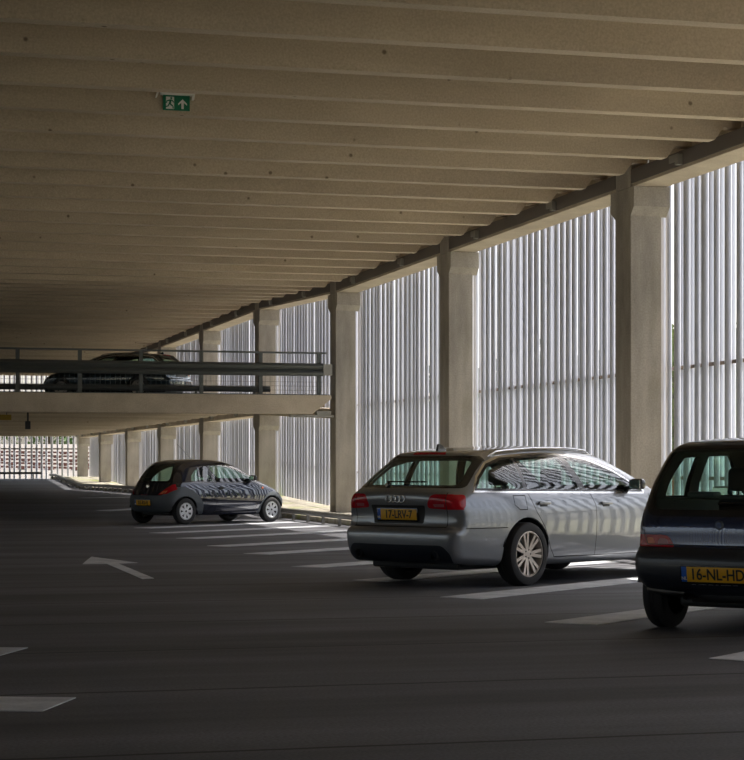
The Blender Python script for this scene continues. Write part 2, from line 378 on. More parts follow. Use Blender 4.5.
mb = MB(); prof = [(0, 0), (-.05, .03), (-.08, .07), (-.05, .11), (.0, .155), (-.05, .2), (-.08, .24), (-.05, .28), (0, .31), (.012, .31), (-.036, .28), (-.066, .24), (-.036, .2), (.014, .155), (-.036, .11), (-.066, .07), (-.036, .03), (.012, 0)]
mb.prism([(a - .05, b + .46) for a, b in prof], NL, 11.0, 0); mb.build('barrier', 'rail', gr)
mb = MB(); mb.box(11.0, 11.22, -.12, .0, .48, .75); mb.build('barrier_end', 'railpale', gr)
mb = MB(); mb.box(NL, 11.15, -.12, .12, .0, .02); mb.build('base_strip', 'rail', gr)
n = 10.92
while n > NL:
    mb = MB(); mb.box(n - .045, n + .045, -.02, .06, 0, 1.03); mb.build('post', 'rail', gr); n -= 1.44
mb = MB()
for i in range(3): mb.tube([(NL, .04, .12 + .1 * i), (11, .04, .12 + .1 * i)], .004, 5)
nn = NL
while nn < 11:
    mb.tube([(nn, .04, .02), (nn, .04, .46)], .004, 4, False); nn += .12
mb.build('wire_mesh', 'rail', gr)

def low_rail(pts, label, mat='railpale', step=1.45, r=.062, h=.21, base=0, ef=E, post=True, capped=True):
    root = empty('crash_rail', (pts[0][0], pts[0][1], base + ef(pts[0][1]))); tag(root, label, 'rail'); o0 = root.location
    P3 = []
    for i in range(len(pts) - 1):
        a, b = Vector(pts[i]), Vector(pts[i + 1]); m = max(1, int((b - a).length / 1.5))
        P3 += [a.lerp(b, j / m) for j in range(m)]
    P3.append(Vector(pts[-1])); V3 = [Vector((p.x, p.y, base + ef(p.y) + h)) - o0 for p in P3]
    mb = MB(); mb.tube(V3, r, 10)
    mb.build('tube', mat, root, smooth='auto')
    acc = .4
    for a, b in zip(P3[:-1], P3[1:]):
        l = (b - a).length
        while acc < l:
            p = a.lerp(b, acc / l); z = base + ef(p.y); mb = MB(); mb.box(p.x - .03 - o0.x, p.x + .03 - o0.x, p.y - .03 - o0.y, p.y + .03 - o0.y, z - o0.z, z + h - o0.z); mb.build('post', mat, root); acc += step
        acc -= l
    return root
low_rail([(9.72, 14), (9.72, 45.9), (9.72, 68), (9.72, 78), (9.75, 87), (9.85, 98), (9.85, 101.2)], 'low steel crash rail on short posts along the sunlit verge')
low_rail([(9.3, 100.2), (-18, 100.2)], 'low dark rail across the far end of the floor', 'rail', h=.3)
low_rail([(10.0, UD + 1.5), (-18, UD + 1.5)], 'low dark pipe rail on the upper floor behind the guard railing', 'rail', h=.14, base=2.95, ef=ED, r=.075)

# hanging things
def hanging_sign():
    n, u = 0, 0
    z = 24.0; x = (176.5 - 372) / FPX * z; nn = CA * x + SA * z; uu = -SA * x + CA * z
    uu = 23.79; t = (176.5 - 372) / FPX; z = uu / (CA - SA * t); nn = z * (t * CA + SA)
    zz = EYE + (466 - 103.5) / FPX * z
    root = empty('exit_sign', (nn, uu, zz)); tag(root, 'green emergency exit sign with running figure and arrow hung from the ceiling', 'sign')
    mb = MB(); mb.box(-.20, .20, -.02, .07, .10, .205); mb.box(-.24, .23, .01, .09, .155, .19); mb.build('housing', 'signclear', root, bevel=.008)
    mb = MB(); mb.prism([(-.26, .06), (-.245, .06), (-.20, .18), (-.225, .18)], -.03, .05, 1); mb.prism([(.19, .05), (.215, .05), (.235, .17), (.20, .17)], -.03, .05, 1); mb.build('bracket', 'signclear', root)
    mb = MB(); mb.box(-.165, .165, 0, .02, -.085, .10); p = mb.build('panel', 'green', root)
    mb = MB(); Y0, Y1 = -.004, .001
    mb.prism([(.02, -.0), (.075, .055), (.13, 0), (.13, -.022), (.09, .012), (.09, -.065), (.06, -.065), (.06, .012), (.02, -.022)], Y0, Y1, 1); mb.build('arrow', 'white', p)
    mb = MB(); mb.box(-.13, -.03, Y0, Y1, -.07, .08); mb.build('doorway', 'white', p)
    mb = MB(); Y0, Y1 = -.007, -.003   # running figure
    mb.prism([(-.066 + .013 * math.cos(a), .062 + .013 * math.sin(a)) for a in [i * PI / 4 for i in range(8)]], Y0, Y1, 1)
    for q in ([(-.085, .045), (-.06, .045), (-.07, -.005), (-.095, -.0)], [(-.09, .0), (-.07, -.005), (-.045, -.025), (-.05, -.04), (-.08, -.02)], [(-.05, -.035), (-.04, -.03), (-.035, -.065), (-.05, -.065)],
              [(-.095, 0), (-.08, -.005), (-.1, -.04), (-.13, -.05), (-.13, -.035), (-.11, -.03)], [(-.085, .045), (-.085, .03), (-.115, .02), (-.12, -.0), (-.13, .0), (-.125, .03)], [(-.065, .043), (-.06, .03), (-.035, .005), (-.03, .015), (-.05, .04)]):
        mb.prism(q, Y0, Y1, 1)
    mb.build('running_figure', 'green', p)
hanging_sign()
def at(px, py, u):
    t = (px - 372) / FPX; z = u / (CA - SA * t); return (z * (t * CA + SA), u, EYE + (466 - py) / FPX * z)
x, y, z = at(28, 424, UD + .2); r = empty('hanging_box', (x, y, z)); tag(r, 'small dark box hanging under the upper floor beam at the far left', 'box')
mb = MB(); mb.box(-.06, .06, 0, .12, -.12, .07); mb.build('housing', 'black', r, bevel=.01); mb = MB(); mb.box(-.02, .02, .03, .07, .07, 2.52 - z); mb.build('hanger', 'black', r)
x, y, z = at(2, 417.5, UD + 1.2); r = empty('ochre_board', (x, y, z)); tag(r, 'ochre panel hanging under the upper floor at the left edge', 'board')
mb = MB(); mb.box(-.5, .22, 0, .03, -.06, .07); mb.build('panel', 'ochre', r); mb = MB(); mb.box(-.3, -.28, 0, .02, .06, 2.6 - z); mb.box(.1, .12, 0, .02, .06, 2.6 - z); mb.build('hanger', 'rail', r)

# ------------------------------------------------------------------ outside
mb = MB(); mb.box(-160, 200, -80, 330, -1.2, -.3); structure(mb.build('ground', 'grass'))
mb = MB(); mb.add([(-90, 124, -.4), (60, 124, -.4), (60, 132, .4), (-90, 132, .4), (60, 240, 3.9), (-90, 240, 3.9), (60, 241, -.4), (-90, 241, -.4)], [(0, 1, 2, 3), (3, 2, 4, 5), (5, 4, 6, 7)]); structure(mb.build('embankment', 'ballast'))
def tr_z(y): return .4 + (y - 132) * 3.5 / 108
for i, y0 in enumerate((158, 168, 179, 192, 206)):
    a = Vector((-60, y0 + 34, 0)); b = Vector((45, y0 - 26, 0)); a.z = tr_z(a.y) if a.y > 132 else .4; b.z = tr_z(b.y)
    root = empty('railway_track', (0, y0, 0)); tag(root, 'rusty railway track on pale ballast behind the far screen', 'railway track', 'railway tracks behind the far screen')
    off = Vector((0, -y0, 0))
    for s in (-.72, .72):
        mb = MB(); mb.obox(a + off + Vector((0, s, .16)), b + off + Vector((0, s, .16)), .12, .16); mb.build('rail', 'rust', root)
    d = (b - a).normalized(); m = int((b - a).length / 2.2); sl = None
    for j in range(m):
        p = a + d * 2.2 * j + off
        if sl is None: mb = MB(); mb.obox(Vector((0, -1.2, .08)), Vector((0, 1.2, .08)), .5, .14); o = sl = mb.build('sleeper', 'rust', root)
        else: o = sl.copy(); COL.objects.link(o); o.parent = root
        o.location = p

def tree(x, y, h, r, label, pale=False, n=2600, seed=1, base=-.4, group=None):
    rr = random.Random(seed); root = empty('tree', (x, y, base)); tag(root, label, 'tree', group)
    mb = MB(); mb.tube([(0, 0, 0), (.1, .05, h * .3), (0, .1, h * .6), (.1, 0, h * .85)], .05 * r + .06, 8)
    for j in range(5):
        a = rr.uniform(0, 6.28); mb.tube([(0, 0, h * (.3 + .1 * j)), (math.cos(a) * r * .5, math.sin(a) * r * .5, h * (.45 + .1 * j))], .05, 5)
    mb.build('trunk', 'bark', root)
    cl = [(rr.gauss(0, .42) * r, rr.gauss(0, .42) * r, h * rr.uniform(.25, .95), r * rr.uniform(.28, .5)) for _ in range(22)]
    mb = MB()
    for j in range(n):
        c = rr.choice(cl); v = Vector((rr.gauss(0, 1), rr.gauss(0, 1), rr.gauss(0, 1))).normalized() * c[3] * rr.uniform(.6, 1.05)
        p = Vector(c[:3]) + v; s = rr.uniform(.12, .26) * (1 + r / 8)
        a = Vector((rr.gauss(0, 1), rr.gauss(0, 1), rr.gauss(0, 1))).normalized(); b = a.cross(Vector((rr.random(), rr.random(), rr.random() + .1))).normalized()
        mb.add([p - a * s, p + b * s * .5, p + a * s, p - b * s * .5], [(0, 1, 2, 3)])
    me = bpy.data.meshes.new('foliage'); me.from_pydata(mb.v, [], mb.f); me.materials.append(M['leafpale' if pale else 'leaf']); o = bpy.data.objects.new('foliage', me); COL.objects.link(o); o.parent = root
for i, (x, y, h, r, pale) in enumerate([(24, 47, 8.5, 1.6, 0), (27, 60, 6.2, 2.2, 1), (28, 74, 6, 2.0, 0), (33, 96, 7.5, 2.8, 0), (22, 36, 3.6, 1.6, 1), (40, 128, 8, 3.5, 0), (32, 87, 5, 2.0, 1)]):
    tree(x, y, h, r, ['dark leafy tree glimpsed through the gaps of the right-hand screens', 'yellow green bush glimpsed through the gaps of the right-hand screens'][pale], pale, 2200, 20 + i, -.4, ['dark trees outside the right facade', 'bushes outside the right facade'][pale])
for i in range(10):
    tree(-66 + i * 13, 254 + (i % 2) * 3, 9, 6.0, 'dark green tree on the skyline behind the railway tracks', False, 1100, 50 + i, .2, 'trees behind the railway tracks')

def house(x, y, w, d, h, rz, label, wall='brick'):
    root = empty('house', (x, y, -.4), rz); tag(root, label, 'house')
    mb = MB(); mb.prism([(-w / 2, 0), (w / 2, 0), (w / 2, h), (0, h + 2.4), (-w / 2, h)], 0, d, 1); mb.build('walls', wall, root)
    mb = MB(); mb.prism([(-w / 2 - .4, h - .25), (-w / 2 - .4, h), (0, h + 2.75), (w / 2 + .4, h), (w / 2 + .4, h - .25), (0, h + 2.45)], -.3, d + .3, 1); mb.build('roof', 'tile', root)
    for s in (-1, 1):
        for q in range(3):
            for zz in (1.0, 3.4):
                if zz + 1.3 > h: continue
                yy = d * (q + .5) / 3; mb = MB(); xx = s * w / 2
                mb.box(min(xx, xx + s * .06), max(xx, xx + s * .06), yy - .75, yy + .75, zz, zz + 1.3); f = mb.build('window', 'white', root)
                mb = MB(); mb.box(min(xx, xx + s * .09), max(xx, xx + s * .09), yy - .62, yy + .62, zz + .12, zz + 1.18); mb.build('pane', 'darkpane', f)
house(38, 76, 6, 9, 3.0, 0, 'brick house with orange tiled roof glimpsed at the right edge')
house(41, 106, 8, 11, 3.0, 0, 'brick house with orange roof glimpsed through the second screen')
house(54, 150, 8, 11, 3.2, .3, 'pale rendered house far outside, farthest of the three houses', 'render')

# ------------------------------------------------------------------ cars
def chaikin(p, n=1, closed=True):
    for _ in range(n):
        q = []
        for i in range(len(p)):
            a, b = p[i], p[(i + 1) % len(p)]
            q += [(a[0] * .75 + b[0] * .25, a[1] * .75 + b[1] * .25), (a[0] * .25 + b[0] * .75, a[1] * .25 + b[1] * .75)]
        p = q
    return p
def sdf_poly(X, Z, P):
    "signed distance to closed polygon, negative inside"
    out = np.empty_like(X); P = np.array(P); Q = np.roll(P, -1, 0)
    for s in range(0, len(X), 20000):
        x = X[s:s + 20000, None]; z = Z[s:s + 20000, None]
        ex, ez = (Q - P).T; wx, wz = x - P[:, 0], z - P[:, 1]
        t = np.clip((wx * ex + wz * ez) / (ex * ex + ez * ez), 0, 1)
        d = np.sqrt(((wx - ex * t) ** 2 + (wz - ez * t) ** 2).min(1))
        c1 = (P[:, 1] <= z) & (Q[:, 1] > z); c2 = (P[:, 1] > z) & (Q[:, 1] <= z); cr = ex * wz - ez * wx
        w = ((c1 & (cr > 0)).sum(1) - (c2 & (cr < 0)).sum(1))
        out[s:s + 20000] = np.where(w != 0, -d, d)
    return out
class Body:
    def __init__(s, S):
        s.S = S; s.sil = chaikin(S['sil'], 1); s.L = S['L']; zz, ww = zip(*S['w']); s.zf = np.linspace(-.1, 1.8, 381); wf = np.interp(s.zf, zz, ww)
        k = np.exp(-.5 * (np.arange(-12, 13) / 4.5) ** 2); k /= k.sum(); s.wf = np.convolve(np.pad(wf, 12, mode='edge'), k, 'valid')
    def f(s, P):
        S = s.S; x, y, z = P[:, 0], P[:, 1], P[:, 2]; ay = np.abs(y) / S['hw']
        rw = np.clip(1 - x / S.get('bl', 1.3), 0, 1); fw = np.clip(1 - (S['L'] - x) / 1.4, 0, 1)
        xe = x - S['br'] * np.minimum(ay, 1.2) ** 2.4 * np.minimum(rw * 2, 1) + S['bf'] * np.minimum(ay, 1.2) ** 2.2 * np.minimum(fw * 2, 1)
        ze = z + S['cr'] * np.minimum(ay, 1.2) ** 2 * np.clip((z - .55) / .4, 0, 1)
        fs = sdf_poly(xe, ze, s.sil)
        w = np.interp(z, s.zf, s.wf)
        rt = np.clip((S['rt'] - x) / S['rt'], 0, 1); ft = np.clip((x - (S['L'] - S['ft'])) / S['ft'], 0, 1)
        w = w - S.get('bow', 0) * ((x - S['L'] * .52) / (S['L'] * .5)) ** 2
        w = w - S['rta'] * rt ** 2 - S['fta'] * ft ** 2
        gh = np.clip((z - S['belt']) / .4, 0, 1); w = w - S.get('gta', .05) * gh * np.clip((S['rt'] + .5 - x) / (S['rt'] + .5), 0, 1)
        fw_ = np.abs(y) - w
        k = np.interp(z, [.3, S['belt'], 1.4], [.09, .10, S.get('kr', .15)])
        h = np.maximum(k - np.abs(fs - fw_), 0)
        return np.maximum(fs, fw_) + h * h / (4 * k)
    def grad(s, P):
        e = .012; g = np.zeros_like(P)
        for i in range(3):
            d = np.zeros(3); d[i] = e; g[:, i] = s.f(P + d) - s.f(P - d)
        return g / np.maximum(np.linalg.norm(g, axis=1, keepdims=True), 1e-9)
    def mesh(s, st=.045):
        S = s.S; x0, x1, y1, z0, z1 = -.15, S['L'] + .15, S['hw'] + .15, .0, S['H'] + .15
        nx, ny, nz = int((x1 - x0) / st), int(2 * y1 / st) // 2 * 2, int((z1 - z0) / st)
        gx, gy, gz = np.linspace(x0, x1, nx + 1), np.linspace(-y1, y1, ny + 1), np.linspace(z0, z1, nz + 1)
        idx = {}; V = []; F = []
        def vid(i, j, k):
            key = (i, j, k)
            if key not in idx: idx[key] = len(V); V.append((gx[i], gy[j], gz[k]))
            return idx[key]
        for i in range(nx):
            for j in range(ny):
                F.append((vid(i, j, 0), vid(i, j + 1, 0), vid(i + 1, j + 1, 0), vid(i + 1, j, 0))); F.append((vid(i, j, nz), vid(i + 1, j, nz), vid(i + 1, j + 1, nz), vid(i, j + 1, nz)))
            for k in range(nz):
                F.append((vid(i, 0, k), vid(i + 1, 0, k), vid(i + 1, 0, k + 1), vid(i, 0, k + 1))); F.append((vid(i, ny, k), vid(i, ny, k + 1), vid(i + 1, ny, k + 1), vid(i + 1, ny, k)))
        for j in range(ny):
            for k in range(nz):
                F.append((vid(0, j, k), vid(0, j, k + 1), vid(0, j + 1, k + 1), vid(0, j + 1, k))); F.append((vid(nx, j, k), vid(nx, j + 1, k), vid(nx, j + 1, k + 1), vid(nx, j, k + 1)))
        V = np.array(V); C = np.zeros_like(V); C[:, 0] = np.clip(V[:, 0], S['x0'], S['x1']); C[:, 2] = S['zc']
        lo = np.zeros(len(V)); hi = np.ones(len(V))
        for _ in range(17):
            m = (lo + hi) / 2; v = s.f(C + (V - C) * m[:, None]); lo = np.where(v < 0, m, lo); hi = np.where(v < 0, hi, m)
        P = C + (V - C) * ((lo + hi) / 2)[:, None]
        bm = bmesh.new(); vs = [bm.verts.new(p) for p in P]
        for q in F: bm.faces.new([vs[i] for i in q])
        bmesh.ops.triangulate(bm, faces=bm.faces); bm.faces.layers.int.new('tag'); bm.normal_update()
        return bm
    def surf(s, view, a, b, sgn=1):
        "a point on the shell: side view (x,z) or rear view (y,z)"
        if view == 'side': o = np.array([[a, sgn * (s.S['hw'] + .3), b]]); c = np.array([[a, 0, b]])
        elif view == 'top': o = np.array([[a, b, s.S['H'] + .3]]); c = np.array([[a, b, .6]])
        else: o = np.array([[-.4, a, b]]); c = np.array([[1.6, a, b]])
        lo, hi = 0., 1.   # 0 outside
        ts = np.linspace(0, 1, 80); P = o + (c - o) * ts[:, None]; v = s.f(P); i = int(np.argmax(v < 0)); lo, hi = ts[max(i - 1, 0)], ts[i]
        for _ in range(14):
            m = (lo + hi) / 2
            if s.f(o + (c - o) * m)[0] < 0: hi = m
            else: lo = m
        p = o + (c - o) * hi; g = s.grad(p)[0]; return Vector(p[0]), Vector(g)

def rnd(poly, r, n=4):
    "round the corners of a polygon (r may be a list)"
    out = []; m = len(poly); rs = r if isinstance(r, (list, tuple)) else [r] * m
    for i in range(m):
        p, a, b = Vector(poly[i]), Vector(poly[i - 1]), Vector(poly[(i + 1) % m]); rr = min(rs[i], (a - p).length * .49, (b - p).length * .49)
        if rr <= .001: out.append(tuple(p)); continue
        s, e = p + (a - p).normalized() * rr, p + (b - p).normalized() * rr
        for k in range(n + 1):
            t = k / n; q = s * (1 - t) ** 2 + p * 2 * t * (1 - t) + e * t * t; out.append((q.x, q.y))
    return out
def inset(poly, d):
    n = len(poly); area = sum(poly[i][0] * poly[(i + 1) % n][1] - poly[(i + 1) % n][0] * poly[i][1] for i in range(n)); sg = 1 if area > 0 else -1; out = []
    for i in range(n):
        a, p, b = Vector(poly[i - 1]), Vector(poly[i]), Vector(poly[(i + 1) % n])
        if (p - a).length < 1e-5 or (b - p).length < 1e-5: continue
        e1, e2 = (p - a).normalized(), (b - p).normalized(); n1, n2 = Vector((-e1.y, e1.x)) * sg, Vector((-e2.y, e2.x)) * sg
        m = n1 + n2; m = m / max(m.dot(n1), .35) if m.length > 1e-6 else n1; q = p + m * d; out.append((q.x, q.y))
    return out
def pip(x, y, P):
    c = False; j = len(P) - 1
    for i in range(len(P)):
        if (P[i][1] > y) != (P[j][1] > y) and x < (P[j][0] - P[i][0]) * (y - P[i][1]) / (P[j][1] - P[i][1]) + P[i][0]: c = not c
        j = i
    return c
def cut(bm, poly, view, tg, cond, only=None):
    ly = bm.faces.layers.int['tag']; ax = (0, 2) if view == 'side' else ((1, 2) if view == 'rear' else (0, 1))
    x0, x1 = min(p[0] for p in poly) - .003, max(p[0] for p in poly) + .003; y0, y1 = min(p[1] for p in poly) - .003, max(p[1] for p in poly) + .003
    def near(f):
        a = [v.co[ax[0]] for v in f.verts]; b = [v.co[ax[1]] for v in f.verts]
        return max(a) > x0 and min(a) < x1 and max(b) > y0 and min(b) < y1 and cond(f)
    faces = [f for f in bm.faces if near(f)]
    n = len(poly)
    for i in range(n):
        a, b = poly[i], poly[(i + 1) % n]; dx, dy = b[0] - a[0], b[1] - a[1]
        if math.hypot(dx, dy) < 1e-5: continue
        co = [0, 0, 0]; no = [0, 0, 0]; co[ax[0]], co[ax[1]] = a; no[ax[0]], no[ax[1]] = dy, -dx
        faces = [f for f in faces if f.is_valid]
        es = {e for f in faces for e in f.edges}; vs = {v for f in faces for v in f.verts}
        r = bmesh.ops.bisect_plane(bm, geom=faces + list(es) + list(vs), dist=1e-5, plane_co=co, plane_no=Vector(no).normalized())
        faces = [g for g in r['geom'] if isinstance(g, bmesh.types.BMFace)]
    for f in faces:
        if not f.is_valid: continue
        c = f.calc_center_median()
        if pip(c[ax[0]], c[ax[1]], poly) and (only is None or f[ly] in only): f[ly] = tg
def strip(pts, w=.005):
    out = []
    for a, b in zip(pts[:-1], pts[1:]):
        a, b = Vector(a), Vector(b); d = (b - a).normalized(); n = Vector((-d.y, d.x)) * w; a2, b2 = a - d * w * .8, b + d * w * .8
        out.append([tuple(a2 + n), tuple(b2 + n), tuple(b2 - n), tuple(a2 - n)])
    return out

GAP, ARCH = 1, 2
def rbox(name, x0, x1, y0, y1, z0, z1, mat, parent, r=.02):
    mb = MB(); mb.box(x0, x1, y0, y1, z0, z1); return mb.build(name, mat, parent, smooth='auto', bevel=r)

def wheel(root, x, side, S, front=False):
    R, W, tr = S['R'], S['tw'], S['track'] / 2; y = side * tr
    mb = MB(); h = W / 2; rim = S['rim']
    mb.lathe([(rim, -h * .78), (rim + .01, -h * .95), (R - .05, -h), (R - .012, -h * .86), (R, -h * .6), (R, -h * .2), (R - .006, -h * .18), (R - .006, -h * .12), (R, -h * .1), (R, h * .1), (R - .006, h * .12), (R - .006, h * .18), (R, h * .2), (R, h * .6), (R - .012, h * .86), (R - .05, h), (rim + .01, h * .95), (rim, h * .78)], 48)
    t = mb.build('wheel', 'rubber', root, smooth='auto'); t.location = (x, y, R)
    s = side; o = h * .82 * s
    mb = MB(); mb.lathe([(rim + .008, o * 1.06), (rim - .008, o * 1.08), (rim - .018, o * .9), (rim - .03, o * .3), (rim - .03, -o)], 48)
    kind = S['spokes']
    def spoke(a, r0, r1, w0, w1, y0, y1, th=.018):
        ca, sa = math.cos(a), math.sin(a); vs = []
        for r_, w_, yy in ((r0, w0, y0), (r1, w1, y1)):
            for sw in (-1, 1):
                for dy in (0, -th * s): vs.append((r_ * ca - sw * w_ * sa, yy + dy, r_ * sa + sw * w_ * ca))
        mb.add(vs, [(0, 1, 3, 2), (4, 6, 7, 5), (0, 4, 5, 1), (2, 3, 7, 6), (0, 2, 6, 4), (1, 5, 7, 3)])
    if kind == 'double':
        for q in range(7):
            a = 2 * PI * q / 7
            for da in (-.155, .155): spoke(a + da, .05, rim - .012, .0155, .0165, o * .86, o * 1.0, .03)
        mb.lathe([(.0, o * .86), (.055, o * .86), (.075, o * .82), (.075, o * .5)], 24)
        mb.build('rim', 'alloy', t, smooth='auto')
        mb = MB()
        for q in range(5):
            a = 2 * PI * q / 5; mb.lathe([(0, o * .90), (.009, o * .90), (.009, o * .7)], 8, c=(.045 * math.cos(a), 0, .045 * math.sin(a)))
        mb.build('wheel_bolts', 'black', t)
    elif kind == 'cap':
        mb.build('rim', 'black', t, smooth='auto'); mb = MB()
        mb.lathe([(0, o * 1.0), (.05, o * 1.0), (.065, o * .97), (.065, o * .9)], 24)
        for q in range(7): spoke(2 * PI * q / 7, .045, rim - .012, .026, .034, o * .98, o * 1.02, .015)
        mb.lathe([(rim - .035, o * .98), (rim - .03, o * 1.05), (rim + .004, o * 1.08), (rim + .004, o * .95)], 36)
        c = mb.build('hubcap', 'hubcap', t, smooth='auto'); mb = MB(); mb.lathe([(0, o * 1.03), (.02, o * 1.03), (.022, o * 1.0)], 16); mb.build('badge', 'trimblack', c)
    else:
        mb.lathe([(0, o * .8), (.09, o * .8), (.12, o * .6), (rim - .03, o * .5)], 36); mb.build('rim', 'black', t, smooth='auto')
    mb = MB(); mb.lathe([(0, o * .25), (rim - .055, o * .25), (rim - .055, o * .1), (0, o * .1)], 32); mb.build('brake_disc', 'rail' if kind == 'double' else 'black', t, smooth='auto')

PAIRED = {'inner_light', 'outer_light', 'reverse_lamp', 'tail_light', 'orange_lens', 'pale_lens'}
def make_car(S, label, loc, heading):
    B = Body(S); bm = B.mesh(S.get('st', .045)); ly = bm.faces.layers.int['tag']
    X0 = S['rear_axle']; hd = heading + A
    root = empty('car', loc, PI / 2 - hd); tag(root, label, 'car')
    inn = empty('tmp'); bpy.data.objects.remove(inn)
    tags = {}; nxt = [10]
    def T(name):
        if name not in tags: tags[name] = nxt[0]; nxt[0] += 1
        return tags[name]
    def side_cond(s): return lambda f: f.normal.y * s > .22 and f.calc_center_median().y * s > .15
    rear_cond = lambda f: f.normal.x < -.12 and f.calc_center_median().x < S['L'] * .4
    light_cond = lambda f: f.normal.x < S.get('lnx', -.12) and f.calc_center_median().x < S['lightx']
    front_cond = lambda f: f.normal.x > .12 and f.calc_center_median().x > S['L'] * .5
    for (view, name, poly, only) in S['cuts']:
        only_t = None if only is None else [0 if o == 'body' else T(o) for o in only]
        if view == 'side':
            for s, nm in ((1, 'left'), (-1, 'right')): cut(bm, poly, 'side', T(name + '#' + nm), side_cond(s), None if only is None else [0 if o == 'body' else (T(o + '#' + nm) if o + '#' + nm in tags else T(o)) for o in only])
        elif view == 'side1':   # wrap-around
            for s, nm in ((1, 'left'), (-1, 'right')): cut(bm, poly, 'side', T(name + '#' + nm if name in PAIRED else name), side_cond(s), only_t)
        elif view == 'rear': cut(bm, poly, 'rear', T(name + ('#left' if poly[0][0] > 0 else '#right') if name in PAIRED else name), light_cond if name in PAIRED else rear_cond, only_t)
        elif view == 'front': cut(bm, poly, 'rear', T(name), front_cond, only_t)
    for view, pts in S['gaps']:
        for q in strip(pts, S.get('gapw', .0045)):
            if view == 'side':
                for s in (1, -1): cut(bm, q, 'side', GAP, side_cond(s), None)
            else: cut(bm, q, 'rear', GAP, rear_cond, None)
    for ax in (S['rear_axle'], S['front_axle']):
        r = S['arch']; circ = [(ax + r * math.cos(2 * PI * i / 28), S['R'] + .01 + r * math.sin(2 * PI * i / 28)) for i in range(28)]
        poly = [p for p in circ if p[1] > S['R'] - .05]; poly = sorted(poly, key=lambda p: math.atan2(p[1] - S['R'], p[0] - ax)); poly = [(ax + r, .0)] + poly + [(ax - r, .0)]
        for s in (1, -1): cut(bm, poly, 'side', ARCH, lambda f, s=s: f.calc_center_median().y * s > S['hw'] - .32)
    # normals of every vertex from the smooth shape
    bm.verts.ensure_lookup_table(); bm.verts.index_update()
    P = np.array([v.co[:] for v in bm.verts]); G = B.grad(P)
    off = Vector((-X0, 0, 0))
    groups = {}
    for f in bm.faces: groups.setdefault(f[ly], []).append([v.index for v in f.verts])
    def make(name, fl, mat, parent, shift=0.0, flip=False):
        m = {}; vs = []; ns = []; fs = []
        for q in fl:
            r = []
            for i in q:
                if i not in m: m[i] = len(vs); p = P[i] + G[i] * shift; vs.append((p[0] - X0, p[1], p[2])); ns.append(tuple(G[i]))
                r.append(m[i])
            fs.append(tuple(r))
        me = bpy.data.meshes.new(name); me.from_pydata(vs, [], fs); me.update()
        for p in me.polygons: p.use_smooth = True
        me.normals_split_custom_set_from_vertices(ns)
        me.materials.append(M[mat]); o = bpy.data.objects.new(name, me); COL.objects.link(o); o.parent = parent; return o
    objs = {}
    allinner = []
    body = make('body', groups.get(0, []), S['paint'], root); objs['body'] = body
    allinner += groups.get(0, []) + groups.get(GAP, [])
    for nm, t in tags.items():
        if t not in groups: continue
        base = nm.split('#')[0]; pname, mat, parentname = S['parts'][base]
        par = root
        if parentname:
            key = parentname + ('#' + nm.split('#')[1] if '#' in nm else ''); par = objs.get(key) or objs.get(parentname) or root
        o = make(pname, groups[t], mat, par); objs[nm] = o
        if not mat.startswith('glass'): allinner += groups[t]
    make('lining', allinner, 'inner', root, -.035)
    bm.free()
    # wheel arch liners
    for ax in (S['rear_axle'], S['front_axle']):
        for s in (1, -1):
            mb = MB(); r = S['arch'] + .012; ring = [(ax - X0 + r * math.cos(t), S['R'] + .01 + r * math.sin(t)) for t in [PI * (.06 + .88 * i / 20) for i in range(21)]]
            y0, y1 = s * (S['hw'] - .05), s * (S['hw'] - .36); n = len(ring)
            mb.add([(a, y0, b) for a, b in ring] + [(a, y1, b) for a, b in ring], [(i, i + 1, n + i + 1, n + i) for i in range(n - 1)] + [tuple(range(n, 2 * n))])
            mb.build('wheel_arch_liner', 'black', root, smooth='auto')
    for ax in (S['rear_axle'], S['front_axle']):
        for s in (1, -1): wheel(root, ax - X0, s, S)
    # underside
    rbox('underbody', -X0 + .35, S['L'] - X0 - .5, -S['hw'] + .34, S['hw'] - .34, S['clear'] - .02, S['clear'] + .12, 'black', root, .03)
    # seats and dashboard
    zs = S['seat_z']; 
    for sy in (-1, 1):
        xs = S['fseat'] - X0
        c = rbox('seat', xs, xs + .5, sy * S['sy'] - .24, sy * S['sy'] + .24, .35, .35 + .22, 'seat', root, .06)
        mb = MB(); mb.box(-.06, .06, -.23, .23, -.3, .33); b = mb.build('backrest', 'seat', c, smooth='auto', bevel=.05); b.matrix_local = Matrix.Translation((xs - .08, sy * S['sy'], zs - .33)) @ Matrix.Rotation(-.22, 4, 'Y')
        mb = MB(); mb.box(-.05, .05, -.13, .13, -.09, .10); b = mb.build('headrest', 'seat', c, smooth='auto', bevel=.045); b.matrix_local = Matrix.Translation((xs - .19, sy * S['sy'], zs + .13))
        mb = MB()
        for q in (-.05, .05): mb.tube([(xs - .18, sy * S['sy'] + q, zs - .02), (xs - .19, sy * S['sy'] + q, zs + .08)], .008, 6)
        mb.build('headrest_post', 'chrome', c)
    xr = S['rseat'] - X0; hy = S['sy'] + .26
    c = rbox('rear_seat', xr, xr + .48, -hy, hy, .35, .55, 'seat', root, .06)
    mb = MB(); mb.box(-.06, .06, -hy, hy, -.3, .28); b = mb.build('backrest', 'seat', c, smooth='auto', bevel=.05); b.matrix_local = Matrix.Translation((xr - .05, 0, zs - .42)) @ Matrix.Rotation(-.25, 4, 'Y')
    for yy in S.get('rhead', []):
        mb = MB(); mb.box(-.05, .05, -.13, .13, -.07, .07); b = mb.build('headrest', 'seat', c, smooth='auto', bevel=.04); b.matrix_local = Matrix.Translation((xr - .14, yy, zs - .06))
    xd = S['dash'] - X0
    rbox('dashboard', xd, xd + .45, -S['hw'] + .16, S['hw'] - .16, S['belt'] - .28, S['belt'] - .03, 'inner', root, .05)
